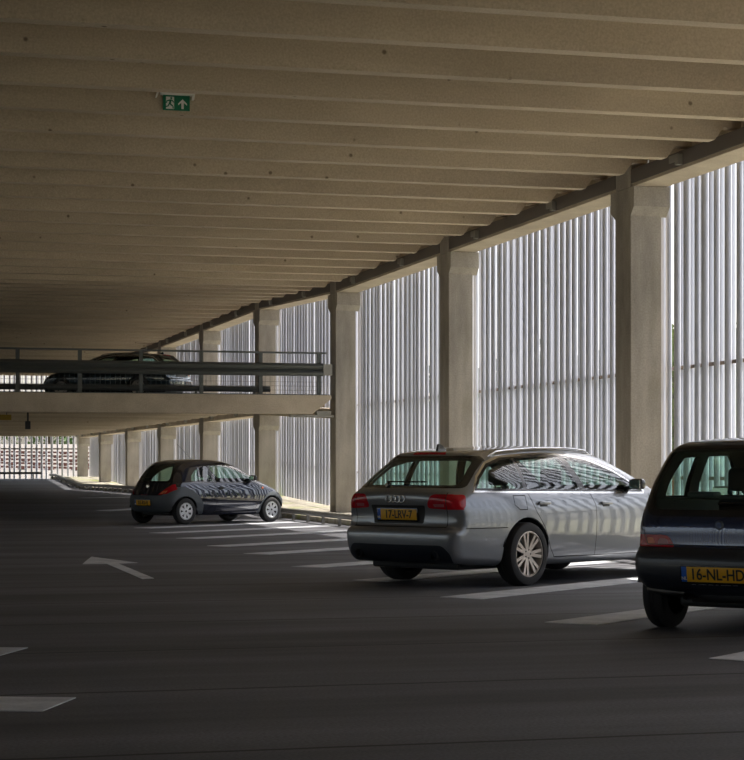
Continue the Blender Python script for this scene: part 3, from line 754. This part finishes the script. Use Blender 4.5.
    mb = MB(); prof = [(.185 + .016 * math.cos(t), .016 * math.sin(t)) for t in [2 * PI * i / 8 for i in range(9)]]; mb.lathe(prof, 28, axis=0)
    mb.obox((0, -.18, 0), (0, .18, 0), .03, .05); sw = mb.build('steering_wheel', 'black', root, smooth='auto'); sw.matrix_local = Matrix.Translation((xd - .12, S['sy'], S['belt'] - .08)) @ Matrix.Rotation(-.4, 4, 'Y')
    # things fixed on the skin
    def L(p): return Vector((p[0] - X0, p[1], p[2]))
    for s in (-1, 1):   # mirrors
        x, z = S['mirror']; p, g = B.surf('side', x, z, s); p = L(p)
        mb = MB(); mb.obox(p - Vector((0, s * .03, 0)), p + Vector((0, s * .10, .03)), .05, .04); a = mb.build('mirror_arm', 'black', root)
        mb = MB(); mb.box(-.05, .06, -.09, .09, -.06, .06); m = mb.build('side_mirror', S.get('mirror_mat', S['paint']), root, smooth='auto', bevel=.04); m.location = p + Vector((.02, s * .11, .05))
        mb = MB(); mb.box(-.056, -.05, -.07, .07, -.045, .045); g_ = mb.build('mirror_glass', 'chrome', m)
    for (x, z, w) in S.get('handles', []):
        for s in (-1, 1):
            p, g = B.surf('side', x, z, s); p = L(p)
            key = [k for k in objs if k.startswith('door')]
            mb = MB(); mb.box(-w / 2, w / 2, -.014, .014, -.018, .018); h = mb.build('door_handle', S.get('handle_mat', S['paint']), root, smooth='auto', bevel=.011); h.location = p + g * .018
            mb = MB(); mb.box(-w * .3, w * .3, -.004, .002, -.03, .012); mb.build('handle_recess', 'black', h).location = (0, -s * .012, -.008)
    def plate(S_):
        (yc, zc, w, h, txt, recess) = S_['plate']; p, g = B.surf('rear', yc, zc); p2, _ = B.surf('rear', yc, zc + h * .5); p3, _ = B.surf('rear', yc, zc - h * .5)
        tilt = math.atan2(p2.x - p3.x, h); p = L((min(p.x, p2.x, p3.x) - .008, yc, zc)); 
        pl = rbox('number_plate', 0, .01, -w / 2 - .012, w / 2 + .012, -h / 2 - .02, h / 2 + .012, 'trimblack', root, .004); pl.matrix_local = Matrix.Translation(p) @ Matrix.Rotation(tilt, 4, 'Y')
        rbox('plate_face', -.004, .0, -w / 2, w / 2 - .042, -h / 2, h / 2, 'yellow', pl, .001)
        rbox('country_strip', -.004, .0, w / 2 - .042, w / 2, -h / 2, h / 2, 'blue', pl, .001)
        Rm = Matrix.Translation((-.0055, 0, 0)) @ Matrix(((0, 0, -1, 0), (-1, 0, 0, 0), (0, 1, 0, 0), (0, 0, 0, 1)))
        text_mesh('plate_lettering', txt, h * .93, 'ink', pl, Matrix.Translation((0, -.022, -.002)) @ Rm @ Matrix.Diagonal((w / .52 * .93, 1.12, 1, 1)), .0014)
        text_mesh('country_code', 'NL', h * .30, 'white', pl, Matrix.Translation((0, w / 2 - .021, -h * .28)) @ Rm, .0005)
    if S['plate'][4]: plate(S)
    S['extra'](S, B, root, objs, L)
    return root

def both(n): return n
# --- silver estate car
def estate_extra(S, B, root, objs, L):
    paint = S['paint']; detail = S.get('detail', True)
    for s in (-1, 1):   # roof bars
        pts = []
        for i in range(15):
            x = .85 + (2.72 - .85) * i / 14; p, g = B.surf('top', x, s * (.565)); p = L(p); pts.append(p + Vector((0, 0, .03 if 0 < i < 14 else -.01)))
        mb = MB(); mb.tube(pts, .011, 8); mb.build('roof_bar', 'chrome' if detail else 'rail', root, smooth='auto')
    p, g = B.surf('top', .78, 0); p = L(p); mb = MB(); mb.prism([(-.06, -.01), (.10, -.01), (.02, .05), (-.02, .065), (-.04, .06)], -.012, .012, 1); mb.build('roof_aerial', 'trimblack', root).location = p
    if not detail: return
    tg = objs.get('tailgate') or root
    mb = MB()  # four rings
    for q in range(4):
        y = .087 - q * .058; p, g = B.surf('rear', y, .905); p = L(p); tilt = math.atan2(-g.z, -g.x)
        R_ = Matrix.Translation(p - Vector((.008, 0, 0))) @ Matrix.Rotation(.15, 4, 'Y')
        n = 24; m = 6; vs = []; fs = []
        for i in range(n):
            a = 2 * PI * i / n
            for j in range(m):
                b = 2 * PI * j / m; r = .036 + .006 * math.cos(b); vs.append(R_ @ Vector((.006 * math.sin(b), r * math.cos(a), r * math.sin(a))))
        for i in range(n):
            for j in range(m): fs.append((i * m + j, ((i + 1) % n) * m + j, ((i + 1) % n) * m + (j + 1) % m, i * m + (j + 1) % m))
        mb.add(vs, fs)
    mb.build('ring_emblem', 'chrome', tg, smooth=True)
    pts = []   # wiper
    for q in range(7):
        y = .22 - q * .085; p, g = B.surf('rear', y, 1.062); pts.append(L(p) + g * .02)
    mb = MB(); mb.tube(pts, .009, 6); p, g = B.surf('rear', .2, 1.045); mb.lathe([(0, -.03), (.02, -.03), (.026, .0), (.026, .02)], 14, axis=0, c=tuple(L(p))); mb.build('rear_wiper', 'trimblack', tg, smooth='auto')
    for y in (.50, -.50):
        p, g = B.surf('rear', y, .36); mb = MB(); p = L(p); mb.lathe([(.034, .14), (.038, -.03), (.045, -.035), (.047, 0), (.047, .15)], 20, axis=0, c=(p.x + .02, y, .335)); mb.lathe([(0, .06), (.035, .06)], 20, axis=0, c=(p.x + .02, y, .335)); mb.build('exhaust_tip', 'black', root, smooth='auto')
    rbox('silencer', .0 - .75, .0 - .35, -.62, -.2, .2, .34, 'black', root, .05)
    mb = MB(); (yc, zc, w, h, t, r) = S['plate']

audi_sil = [(.16, .24), (.06, .30), (.015, .40), (.0, .52), (.012, .585), (.045, .615), (.085, .622), (.098, .72), (.088, .80), (.060, .87), (.055, .94), (.085, 1.0), (.17, 1.045), (.39, 1.21), (.58, 1.345), (.60, 1.39), (.80, 1.41), (1.2, 1.44), (1.8, 1.463), (2.3, 1.453), (2.6, 1.425), (2.85, 1.37), (3.2, 1.22), (3.68, 1.01), (3.9, .97), (4.3, .92), (4.62, .83), (4.82, .72), (4.92, .56), (4.93, .42), (4.89, .27), (4.78, .20), (4.2, .2), (2.5, .2), (.9, .2)]
dlo = [(.40, .985), (.52, 1.13), (.72, 1.27), (.98, 1.335), (1.7, 1.372), (2.15, 1.355), (2.45, 1.315), (2.85, 1.185), (3.34, .965), (3.32, .945), (2.3, .958), (.9, .975)]
def vclip(poly, xa, xb):
    "part of polygon between x=xa and x=xb (or slanted lines given as ((x,z),(x,z)))"
    def clip(P, p, q, keep):
        out = []; f = lambda v: ((q[0] - p[0]) * (v[1] - p[1]) - (q[1] - p[1]) * (v[0] - p[0])) * keep
        for i in range(len(P)):
            a, b = P[i], P[(i + 1) % len(P)]; fa, fb = f(a), f(b)
            if fa >= 0: out.append(a)
            if (fa >= 0) != (fb >= 0): t = fa / (fa - fb); out.append((a[0] + (b[0] - a[0]) * t, a[1] + (b[1] - a[1]) * t))
        return out
    if xa is not None: poly = clip(poly, xa[0], xa[1], -1)
    if xb is not None: poly = clip(poly, xb[0], xb[1], 1)
    return poly
def L2(x, z, x2, z2): return ((x, z), (x2, z2))
din = inset(dlo, .03)
def estate_spec(paint, detail=True):
    return dict(lightx=.36, lnx=-.5, detail=detail, L=4.93, H=1.463, hw=.92, sil=audi_sil, br=.15, bf=.30, bow=.075, cr=.07, rt=1.1, rta=.13, ft=1.3, fta=.10, belt=.95, gta=.05, x0=.62, x1=4.3, zc=.62, kr=.16,
        w=[(.15, .84), (.30, .895), (.50, .918), (.66, .925), (.80, .915), (.92, .885), (.965, .862), (1.0, .848), (1.09, .818), (1.18, .776), (1.27, .724), (1.36, .660), (1.6, .50)],
        R=.33, tw=.235, rim=.232, track=1.618, spokes='double', arch=.372, rear_axle=1.12, front_axle=3.963, clear=.2, paint=paint,
        cuts=[('side', 'quarter', inset(dlo, -.013), None), ('side', 'sealtrim', inset(dlo, .006), None),
              ('side', 'qglass', vclip(din, None, L2(1.14, 0, 1.14, 2)), None), ('side', 'rglass', vclip(din, L2(1.20, 0, 1.20, 2), L2(2.13, .95, 1.92, 1.38)), None), ('side', 'fglass', vclip(din, L2(2.24, .95, 2.03, 1.38), None), None),
              ('rear', 'tailgate', rnd([(-.60, .625), (.60, .625), (.62, .80), (.66, 1.01), (.60, 1.385), (-.60, 1.385), (-.66, 1.01), (-.62, .80)], .03), None),
              ('rear', 'screen_surround', rnd([(-.70, 1.015), (.70, 1.015), (.60, 1.345), (-.60, 1.345)], .05), None), ('side1', 'screen_surround', [(.2, 1.04), (.62, 1.345), (.74, 1.335), (.36, 1.04)], ['body']),
              ('rear', 'rear_screen', rnd([(-.64, 1.045), (.64, 1.045), (.545, 1.32), (-.545, 1.32)], .06), ['screen_surround']),
              ('rear', 'brake_light', [(-.22, 1.358), (.22, 1.358), (.21, 1.385), (-.21, 1.385)], None),
              ('rear', 'bumper', [(-1.1, .1), (1.1, .1), (1.1, .605), (-1.1, .605)], ['body']), ('side1', 'bumper', [(-.2, .1), (.78, .1), (.76, .605), (-.2, .605)], ['body']),
              ('rear', 'diffuser', rnd([(-.62, .18), (.62, .18), (.68, .34), (.60, .44), (-.60, .44), (-.68, .34)], .05), None),
              ('rear', 'inner_light', rnd([(.38, .812), (.605, .80), (.605, .955), (.43, .955)], [.05, .01, .01, .06]), None), ('rear', 'inner_light', rnd([(-.38, .812), (-.605, .80), (-.605, .955), (-.43, .955)], [.05, .01, .01, .06]), None),
              ('rear', 'outer_light', [(.612, .80), (1.1, .80), (1.1, .955), (.612, .955)], None), ('rear', 'outer_light', [(-.612, .80), (-1.1, .80), (-1.1, .955), (-.612, .955)], None),
              ('side1', 'outer_light', rnd([(-.1, .80), (.24, .81), (.28, .95), (-.1, .955)], [.0, .03, .03, 0]), None),
              ('rear', 'reverse_lamp', [(.47, .825), (.585, .825), (.585, .855), (.46, .855)], None), ('rear', 'reverse_lamp', [(-.47, .825), (-.585, .825), (-.585, .855), (-.46, .855)], None),
              ('rear', 'plate_recess', rnd([(-.33, .655), (.33, .655), (.36, .84), (-.36, .84)], .02), None),
              ('front', 'windscreen', rnd([(-.70, 1.02), (.70, 1.02), (.56, 1.345), (-.56, 1.345)], .05), None),
              ('side', 'door_front', [(2.33, .28), (2.33, .82), (2.33, .935), (3.42, .935), (3.38, .60), (3.32, .28)], ['body']),
              ('side', 'door_rear', [(1.60, .28), (1.52, .38), (1.42, .58), (1.26, .78), (1.18, .95), (2.33, .935), (2.33, .82), (2.33, .28)], ['body'])],
        gaps=[('side', [(1.18, .955), (1.26, .78), (1.42, .58), (1.52, .38), (1.60, .285), (2.33, .28), (2.33, .82), (2.27, .945)]), ('side', [(2.33, .28), (3.32, .28), (3.38, .6), (3.42, .93)]),
              ('side', [(.24, .61), (.80, .61)]), ('rear', [(.608, .62), (.608, .97)]), ('rear', [(-.608, .62), (-.608, .97)]), ('rear', [(-.608, .622), (.608, .622)]),
              ('side', [(.93, .935), (1.12, .935), (1.12, .79), (1.0, .79), (.93, .84), (.93, .935)])],
        parts=dict(quarter=('window_trim', 'chrome', None), sealtrim=('window_seal', 'trimblack', None), qglass=('quarter_window', 'glass', None), rglass=('rear_door_window', 'glass', None), fglass=('front_door_window', 'glass', None),
                   tailgate=('tailgate', paint, None), screen_surround=('screen_surround', 'trimblack', 'tailgate'), rear_screen=('rear_window', 'glass', 'tailgate'), brake_light=('high_brake_light', 'red', 'tailgate'), bumper=('rear_bumper', paint, None), diffuser=('bumper_insert', 'navyplastic', 'bumper'),
                   inner_light=('inner_tail_light', 'red', 'tailgate'), outer_light=('tail_light', 'redbright', None), reverse_lamp=('reversing_lamp', 'palelens', 'tailgate'), plate_recess=('plate_recess', 'black', 'tailgate'), windscreen=('windscreen', 'glass', None), door_front=('front_door', paint, None), door_rear=('rear_door', paint, None)),
        fseat=2.45, rseat=1.50, seat_z=.98, sy=.36, rhead=[-.38, .38], dash=3.1, mirror=(3.04, .99), mirror_mat='trimblack', handles=[(1.40, .85, .20), (2.52, .835, .20)],
        plate=(0, .745, .52, .11, '17-LRV-7', True), extra=estate_extra)

def axle_from_wheel(px, py, th, tr, side=-1):
    "rear axle centre from the ground contact of its right (-1) or left (+1) wheel"
    z = EYE * FPX / (py - HZ); x = (px - 372) / FPX * z; r = (math.cos(th), -math.sin(th)); x += side * r[0] * tr / 2; z += side * r[1] * tr / 2
    return (CA * x + SA * z, -SA * x + CA * z, 0)
R_ = math.radians
th = R_(41); make_car(estate_spec('silver'), 'silver grey estate car with yellow plate 17-LRV-7 in the middle bay', axle_from_wheel(521.5, 585.5, th, 1.618), th)

# --- dark blue small hatchback at the right edge
def hatch_extra(S, B, root, objs, L):
    tg = objs.get('tailgate') or root
    pts = []
    for q in range(8):
        y = .03 - q * .075; p, g = B.surf('rear', y, .955 + .004 * q); pts.append(L(p) + g * .018)
    mb = MB(); mb.tube(pts, .010, 6); mb.build('rear_wiper', 'trimblack', tg, smooth='auto')
    p, g = B.surf('rear', 0, .805); p = L(p); mb = MB(); mb.lathe([(0, -.012), (.028, -.012), (.034, -.006), (.036, .01)], 20, axis=0, c=tuple(p)); b = mb.build('round_badge', 'rail', tg, smooth='auto')
    mb = MB(); mb.lathe([(0, -.0135), (.022, -.0135), (.022, -.01)], 16, axis=0, c=tuple(p)); mb.build('badge_centre', 'navy', tg)
    p, g = B.surf('rear', 0, .43); x = L(p).x
    mb = MB(); mb.tube([(x + .14, .60, .315), (x + .12, .45, .305), (x + .12, .30, .30), (x + .22, .26, .29)], .020, 10); mb.tube([(x + .3, .30, .28), (x + .3, -.3, .28)], .06, 12); mb.build('exhaust', 'galv', root, smooth='auto')
    mb = MB(); mb.tube([(x + .06, .26, .272), (x + .3, .26, .275)], .024, 12, False); mb.build('tail_pipe', 'galv', root, smooth='auto')
    rbox('rear_axle', .0 - .06, .06, -.5, .5, .2, .28, 'black', root, .03); rbox('spare_wheel_well', -.42, -.18, -.25, .2, .235, .33, 'black', root, .05)
    for s, y0 in ((1, .0),):   # strip of dealer lettering under the plate
        pass
    mb = MB(); rr = random.Random(3); p, g = B.surf('rear', 0, .372); xx = L(p).x - .010
    y = .19
    while y > -.17:
        w = rr.uniform(.006, .011); mb.box(xx, xx + .003, y - w, y, .3685, .3785); y -= w + .004 + (.016 if rr.random() < .16 else 0)
    mb.build('dealer_lettering', 'white', root)
    # bits seen through the rear window
    rbox('parcel_shelf', -.30, .1, -.56, .56, .985, 1.0, 'inner', root, .01)
    rbox('shelf_box', -.12, .05, .20, .42, 1.0, 1.045, 'greyplastic', root, .02)
    rbox('speaker_grille', -.2, .05, -.42, -.2, 1.0, 1.015, 'black', root, .01)
h_sil = [(.20, .26), (.06, .32), (.01, .41), (.0, .50), (.01, .58), (.045, .625), (.075, .632), (.078, .70), (.080, .78), (.092, .85), (.135, .93), (.22, 1.12), (.32, 1.34), (.365, 1.415), (.48, 1.44), (.8, 1.46), (1.3, 1.47), (1.7, 1.455), (1.95, 1.40), (2.3, 1.15), (2.52, .97), (2.75, .90), (3.05, .80), (3.22, .68), (3.31, .52), (3.32, .38), (3.28, .25), (3.15, .19), (2.4, .18), (.8, .18)]
hdlo = [(.60, .985), (.66, 1.20), (.76, 1.345), (1.7, 1.37), (1.85, 1.31), (2.34, .985)]
hin = inset(hdlo, .025)
hatch = dict(lightx=.24, lnx=-.5, L=3.32, H=1.47, hw=.78, sil=h_sil, bow=.04, br=.12, bf=.18, cr=.05, rt=.8, rta=.045, ft=1.0, fta=.07, belt=.90, gta=.04, x0=.45, x1=2.7, zc=.6, kr=.12, st=.04,
    w=[(.15, .62), (.28, .68), (.42, .775), (.60, .785), (.64, .765), (.80, .765), (.90, .76), (.95, .75), (1.11, .725), (1.28, .66), (1.36, .62), (1.5, .54)],
    R=.285, tw=.178, rim=.175, track=1.27, spokes='plain', arch=.32, rear_axle=.56, front_axle=2.76, clear=.2, paint='navy',
    cuts=[('side', 'sealtrim', hdlo, None), ('side', 'rglass', vclip(hin, None, L2(1.16, 0, 1.06, 2)), None), ('side', 'fglass', vclip(hin, L2(1.36, 0, 1.26, 2), None), None),
          ('rear', 'tailgate', rnd([(-.60, .655), (.60, .655), (.70, .94), (.58, 1.42), (-.58, 1.42), (-.70, .94)], .05), None),
          ('rear', 'screen_surround', rnd([(-.605, .865), (.605, .865), (.675, .97), (.655, 1.12), (.555, 1.395), (-.555, 1.395), (-.655, 1.12), (-.675, .97)], .07), None),
          ('rear', 'rear_screen', rnd([(-.555, .915), (.555, .915), (.625, 1.0), (.605, 1.13), (.505, 1.365), (-.505, 1.365), (-.605, 1.13), (-.625, 1.0)], .06), ['screen_surround']),
          ('rear', 'bumper', [(-1.1, .1), (1.1, .1), (1.1, .63), (-1.1, .63)], ['body']), ('side1', 'bumper', [(-.2, .1), (.24, .1), (.24, .63), (-.2, .63)], ['body']),
          ('rear', 'tail_light', rnd([(.36, .636), (1.0, .636), (1.0, .725), (.41, .725)], [.02, 0, 0, .05]), None), ('rear', 'tail_light', rnd([(-.36, .636), (-1.0, .636), (-1.0, .725), (-.41, .725)], [.02, 0, 0, .05]), None), ('side1', 'tail_light', [(-.1, .636), (.20, .636), (.18, .725), (-.1, .725)], None),
          ('rear', 'pale_lens', rnd([(.41, .655), (.51, .655), (.50, .70), (.43, .70)], .02), None), ('rear', 'pale_lens', rnd([(-.41, .655), (-.51, .655), (-.50, .70), (-.43, .70)], .02), None),
          ('rear', 'orange_lens', rnd([(.53, .655), (.62, .66), (.61, .705), (.55, .705)], .02), None), ('rear', 'orange_lens', rnd([(-.53, .655), (-.62, .66), (-.61, .705), (-.55, .705)], .02), None),
          ('front', 'windscreen', rnd([(-.58, 1.0), (.58, 1.0), (.47, 1.345), (-.47, 1.345)], .05), None),
          ('side', 'door', [(1.03, .25), (1.03, .92), (2.40, .92), (2.42, .5), (2.36, .25)], ['body'])],
    gaps=[('rear', [(-.60, .655), (-.70, .94), (-.58, 1.42), (.58, 1.42), (.70, .94), (.60, .655), (-.60, .655)]), ('rear', [(-.75, .632), (.75, .632)]), ('rear', [(-.62, .56), (-.34, .55)]), ('rear', [(.62, .56), (.34, .55)]), ('side', [(1.03, .93), (1.03, .25), (2.36, .25), (2.42, .5), (2.4, .92)])],
    gapw=.003,
    parts=dict(sealtrim=('window_seal', 'trimblack', None), rglass=('rear_side_window', 'glass', None), fglass=('door_window', 'glass', None), tailgate=('tailgate', 'navy', None), screen_surround=('screen_surround', 'trimblack', 'tailgate'), rear_screen=('rear_window', 'glass', 'tailgate'),
               bumper=('rear_bumper', 'navyplastic', None), tail_light=('tail_light', 'red', None), pale_lens=('reversing_lens', 'palelens', 'tail_light'), orange_lens=('indicator_lens', 'orange', 'tail_light'), windscreen=('windscreen', 'glass', None), door=('door', 'navy', None)),
    fseat=1.48, rseat=.72, seat_z=1.0, sy=.30, rhead=[], dash=2.1, mirror=(2.15, .96), handles=[(1.18, .80, .16)], plate=(0, .445, .52, .112, '16-NL-HD', False), extra=hatch_extra)
th = R_(33); make_car(hatch, 'dark blue hatchback with yellow plate 16-NL-HD cut by the right edge', axle_from_wheel(666.8, 626.8, th, 1.27, 1), th)

# --- small rounded dark car with grey plastic bumpers
def ka_extra(S, B, root, objs, L):
    tg = objs.get('tailgate') or root
    p, g = B.surf('rear', 0, .80); p = L(p); mb = MB(); mb.lathe([(0, -.012), (.035, -.012), (.045, .01)], 20, axis=0, c=tuple(p)); mb.build('oval_badge', 'chrome', tg, smooth='auto')
    p, g = B.surf('top', 1.35, 0); p = L(p); mb = MB(); mb.tube([p, p + Vector((-.42, 0, .34))], .004, 6); mb.build('roof_aerial', 'black', root)
    for s in (-1, 1):
        p, g = B.surf('side', 2.72, .76, s); mb = MB(); mb.box(-.03, .03, -.008, .008, -.02, .02); i = mb.build('side_indicator', 'orange', root, bevel=.006); i.location = L(p) + g * .004
    mb = MB(); p, g = B.surf('rear', 0, .97); mb.tube([L(p) + g * .015, L(p) + g * .02 + Vector((0, .3, .03))], .009, 6); mb.build('rear_wiper', 'trimblack', tg)
    p, g = B.surf('rear', 0, .635); mb = MB(); p = L(p); mb.box(p.x - .006, p.x + .02, -.10, -.02, .60, .63); mb.box(p.x - .006, p.x + .02, .02, .10, .60, .63); mb.build('plate_lamp', 'palelens', tg)
k_sil = [(.14, .24), (.05, .32), (.01, .42), (.0, .52), (.03, .62), (.08, .70), (.14, .80), (.21, .93), (.33, 1.12), (.47, 1.28), (.64, 1.35), (.95, 1.38), (1.35, 1.39), (1.75, 1.37), (2.05, 1.30), (2.35, 1.18), (2.65, 1.02), (2.85, .93), (3.1, .86), (3.35, .74), (3.53, .60), (3.61, .47), (3.60, .33), (3.52, .22), (3.3, .18), (2.4, .18), (.9, .18)]
kdlo = [(.72, .90), (.78, 1.04), (.92, 1.16), (1.15, 1.25), (1.5, 1.285), (1.8, 1.27), (2.1, 1.19), (2.4, 1.06), (2.66, .90), (2.6, .875), (1.4, .875)]
kin = inset(kdlo, .022)
def arcband(ax, r0, r1, a0, a1, zc, n=9):
    return [(ax + r1 * math.cos(a0 + (a1 - a0) * i / n), zc + r1 * math.sin(a0 + (a1 - a0) * i / n)) for i in range(n + 1)] + [(ax + r0 * math.cos(a1 + (a0 - a1) * i / n), zc + r0 * math.sin(a1 + (a0 - a1) * i / n)) for i in range(n + 1)]
ka = dict(lightx=.36, L=3.62, H=1.375, hw=.82, sil=k_sil, bow=.05, br=.27, bf=.26, cr=.055, rt=1.1, rta=.06, ft=1.2, fta=.10, belt=.88, gta=.05, x0=.6, x1=3.0, zc=.58, kr=.15, st=.045,
    w=[(.15, .70), (.28, .75), (.45, .81), (.60, .82), (.75, .80), (.86, .765), (.90, .745), (1.28, .56), (1.5, .46)],
    R=.278, tw=.17, rim=.178, track=1.40, spokes='cap', arch=.31, rear_axle=.56, front_axle=3.006, clear=.2, paint='nightblue',
    cuts=[('side', 'sealtrim', kdlo, None), ('side', 'rglass', vclip(kin, None, L2(1.36, .87, 1.28, 1.3)), None), ('side', 'fglass', vclip(kin, L2(1.42, .87, 1.34, 1.3), None), None),
          ('rear', 'tailgate', rnd([(-.50, .60), (.50, .60), (.60, .85), (.46, 1.30), (-.46, 1.30), (-.60, .85)], .06), None),
          ('rear', 'screen_surround', rnd([(-.57, .88), (.57, .88), (.47, 1.31), (-.47, 1.31)], .08), None), ('rear', 'rear_screen', rnd([(-.52, .92), (.52, .92), (.43, 1.28), (-.43, 1.28)], .08), ['screen_surround']),
          ('rear', 'bumper', [(-1.1, .1), (1.1, .1), (1.1, .70), (.62, .70), (.55, .615), (-.55, .615), (-.62, .70), (-1.1, .70)], ['body', 'tailgate']),
          ('side1', 'bumper', [(-.2, .1), (.56, .1), (.60, .62), (.96, .22), (1.05, .2), (1.04, .40), (.93, .58), (.78, .71), (.60, .785), (.40, .80), (.2, .78), (-.2, .70)], ['body']),
          ('side1', 'front_bumper', [(2.60, .16), (2.64, .36), (2.74, .52), (2.90, .65), (3.08, .69), (3.28, .66), (3.45, .60), (3.8, .56), (3.8, .1), (3.2, .1)], ['body']), ('front', 'front_bumper', [(-1, .1), (1, .1), (1, .56), (-1, .56)], ['body']),
          ('rear', 'tail_light', rnd([(.42, .63), (.60, .66), (.76, .86), (.62, .83), (.55, .74)], .02), None), ('rear', 'tail_light', rnd([(-.40, .63), (-.60, .65), (-.80, .80), (-.80, .88), (-.60, .84), (-.50, .74)], .02), None),
          ('rear', 'orange_lens', rnd([(-.44, .645), (-.56, .665), (-.58, .72), (-.48, .71)], .01), None),
          ('front', 'windscreen', rnd([(-.62, .97), (.62, .97), (.48, 1.28), (-.48, 1.28)], .05), None),
          ('side', 'door', [(1.38, .26), (1.38, .87), (2.64, .87), (2.58, .50), (2.52, .26)], ['body'])],
    gaps=[('side', [(1.36, .885), (1.38, .26), (2.52, .26), (2.58, .5), (2.64, .88)]), ('rear', [(-.50, .62), (-.60, .85), (-.46, 1.30)]), ('rear', [(.50, .62), (.60, .85), (.46, 1.30)])], gapw=.004,
    parts=dict(sealtrim=('window_seal', 'trimblack', None), rglass=('rear_side_window', 'glass', None), fglass=('door_window', 'glass', None), tailgate=('tailgate', 'nightblue', None), screen_surround=('screen_surround', 'trimblack', 'tailgate'), rear_screen=('rear_window', 'glass', 'tailgate'),
               bumper=('rear_bumper', 'greyplastic', None), front_bumper=('front_bumper', 'greyplastic', None), tail_light=('tail_light', 'red', None), orange_lens=('indicator_lens', 'orange', 'tail_light'), windscreen=('windscreen', 'glass', None), door=('door', 'nightblue', None)),
    fseat=1.55, rseat=.80, seat_z=.95, sy=.34, rhead=[], dash=2.35, mirror=(2.38, .93), mirror_mat='black', handle_mat='black', handles=[(1.52, .765, .15)], plate=(0, .46, .52, .112, '03-RS-FJ', False), extra=ka_extra)
th = R_(45); make_car(ka, 'small rounded dark blue car with grey bumpers and wheel trims, at the left', axle_from_wheel(184, 524.3, th, 1.40), th)

# --- dark estate on the upper floor
sp = estate_spec('teal', False); sp['plate'] = (0, .745, .52, .11, '', False); sp['st'] = .06
for key in ('glass',): pass
th = R_(-66); zc = 61.0; xc = (140 - 372) / FPX * zc; xc += .8 * math.cos(th); zc -= .8 * math.sin(th); n_, u_ = CA * xc + SA * zc, -SA * xc + CA * zc
make_car(sp, 'dark estate car on the upper floor behind the guard railing', (n_, u_, 2.94 + ED(u_)), th)

# ------------------------------------------------------------------ light, sky, camera
wd = bpy.data.worlds.new('World'); scn.world = wd; wd.use_nodes = True; nt = wd.node_tree; bg = nt.nodes['Background']
sky = nt.nodes.new('ShaderNodeTexSky'); sky.sky_type = 'NISHITA'; sky.sun_disc = False; sky.sun_elevation = R_(54); sky.sun_rotation = R_(60); sky.air_density = 1.0; sky.dust_density = 4.0; sky.ozone_density = 1.0
hsv = nt.nodes.new('ShaderNodeHueSaturation'); hsv.inputs['Saturation'].default_value = .6; nt.links.new(sky.outputs[0], hsv.inputs['Color']); nt.links.new(hsv.outputs[0], bg.inputs[0]); bg.inputs[1].default_value = .30
sd = bpy.data.lights.new('sun', 'SUN'); sd.energy = 12.0; sd.angle = R_(.6); sd.color = (1, .94, .86); so = bpy.data.objects.new('sun', sd); COL.objects.link(so)
el = R_(53); sv = Vector((math.cos(el) * .90, math.cos(el) * .436, math.sin(el))); so.rotation_euler = sv.to_track_quat('Z', 'Y').to_euler(); so.location = (40, 40, 60)
cd = bpy.data.cameras.new('camera'); cam = bpy.data.objects.new('camera', cd); COL.objects.link(cam); scn.camera = cam
cam.location = (0, 0, EYE); cam.rotation_euler = (PI / 2, 0, -A); cd.sensor_fit = 'AUTO'; cd.sensor_width = 36; cd.lens = FPX / 760 * 36; cd.shift_y = (HZ - 380) / 760; cd.clip_end = 1000; cd.clip_start = .1
scn.view_settings.view_transform = 'Standard'; scn.view_settings.look = 'None'; scn.view_settings.gamma = 1; scn.view_settings.use_curve_mapping = False
scn.view_settings.exposure = 0.42
scn.cycles.max_bounces = 10; scn.cycles.diffuse_bounces = 6; scn.cycles.transparent_max_bounces = 16
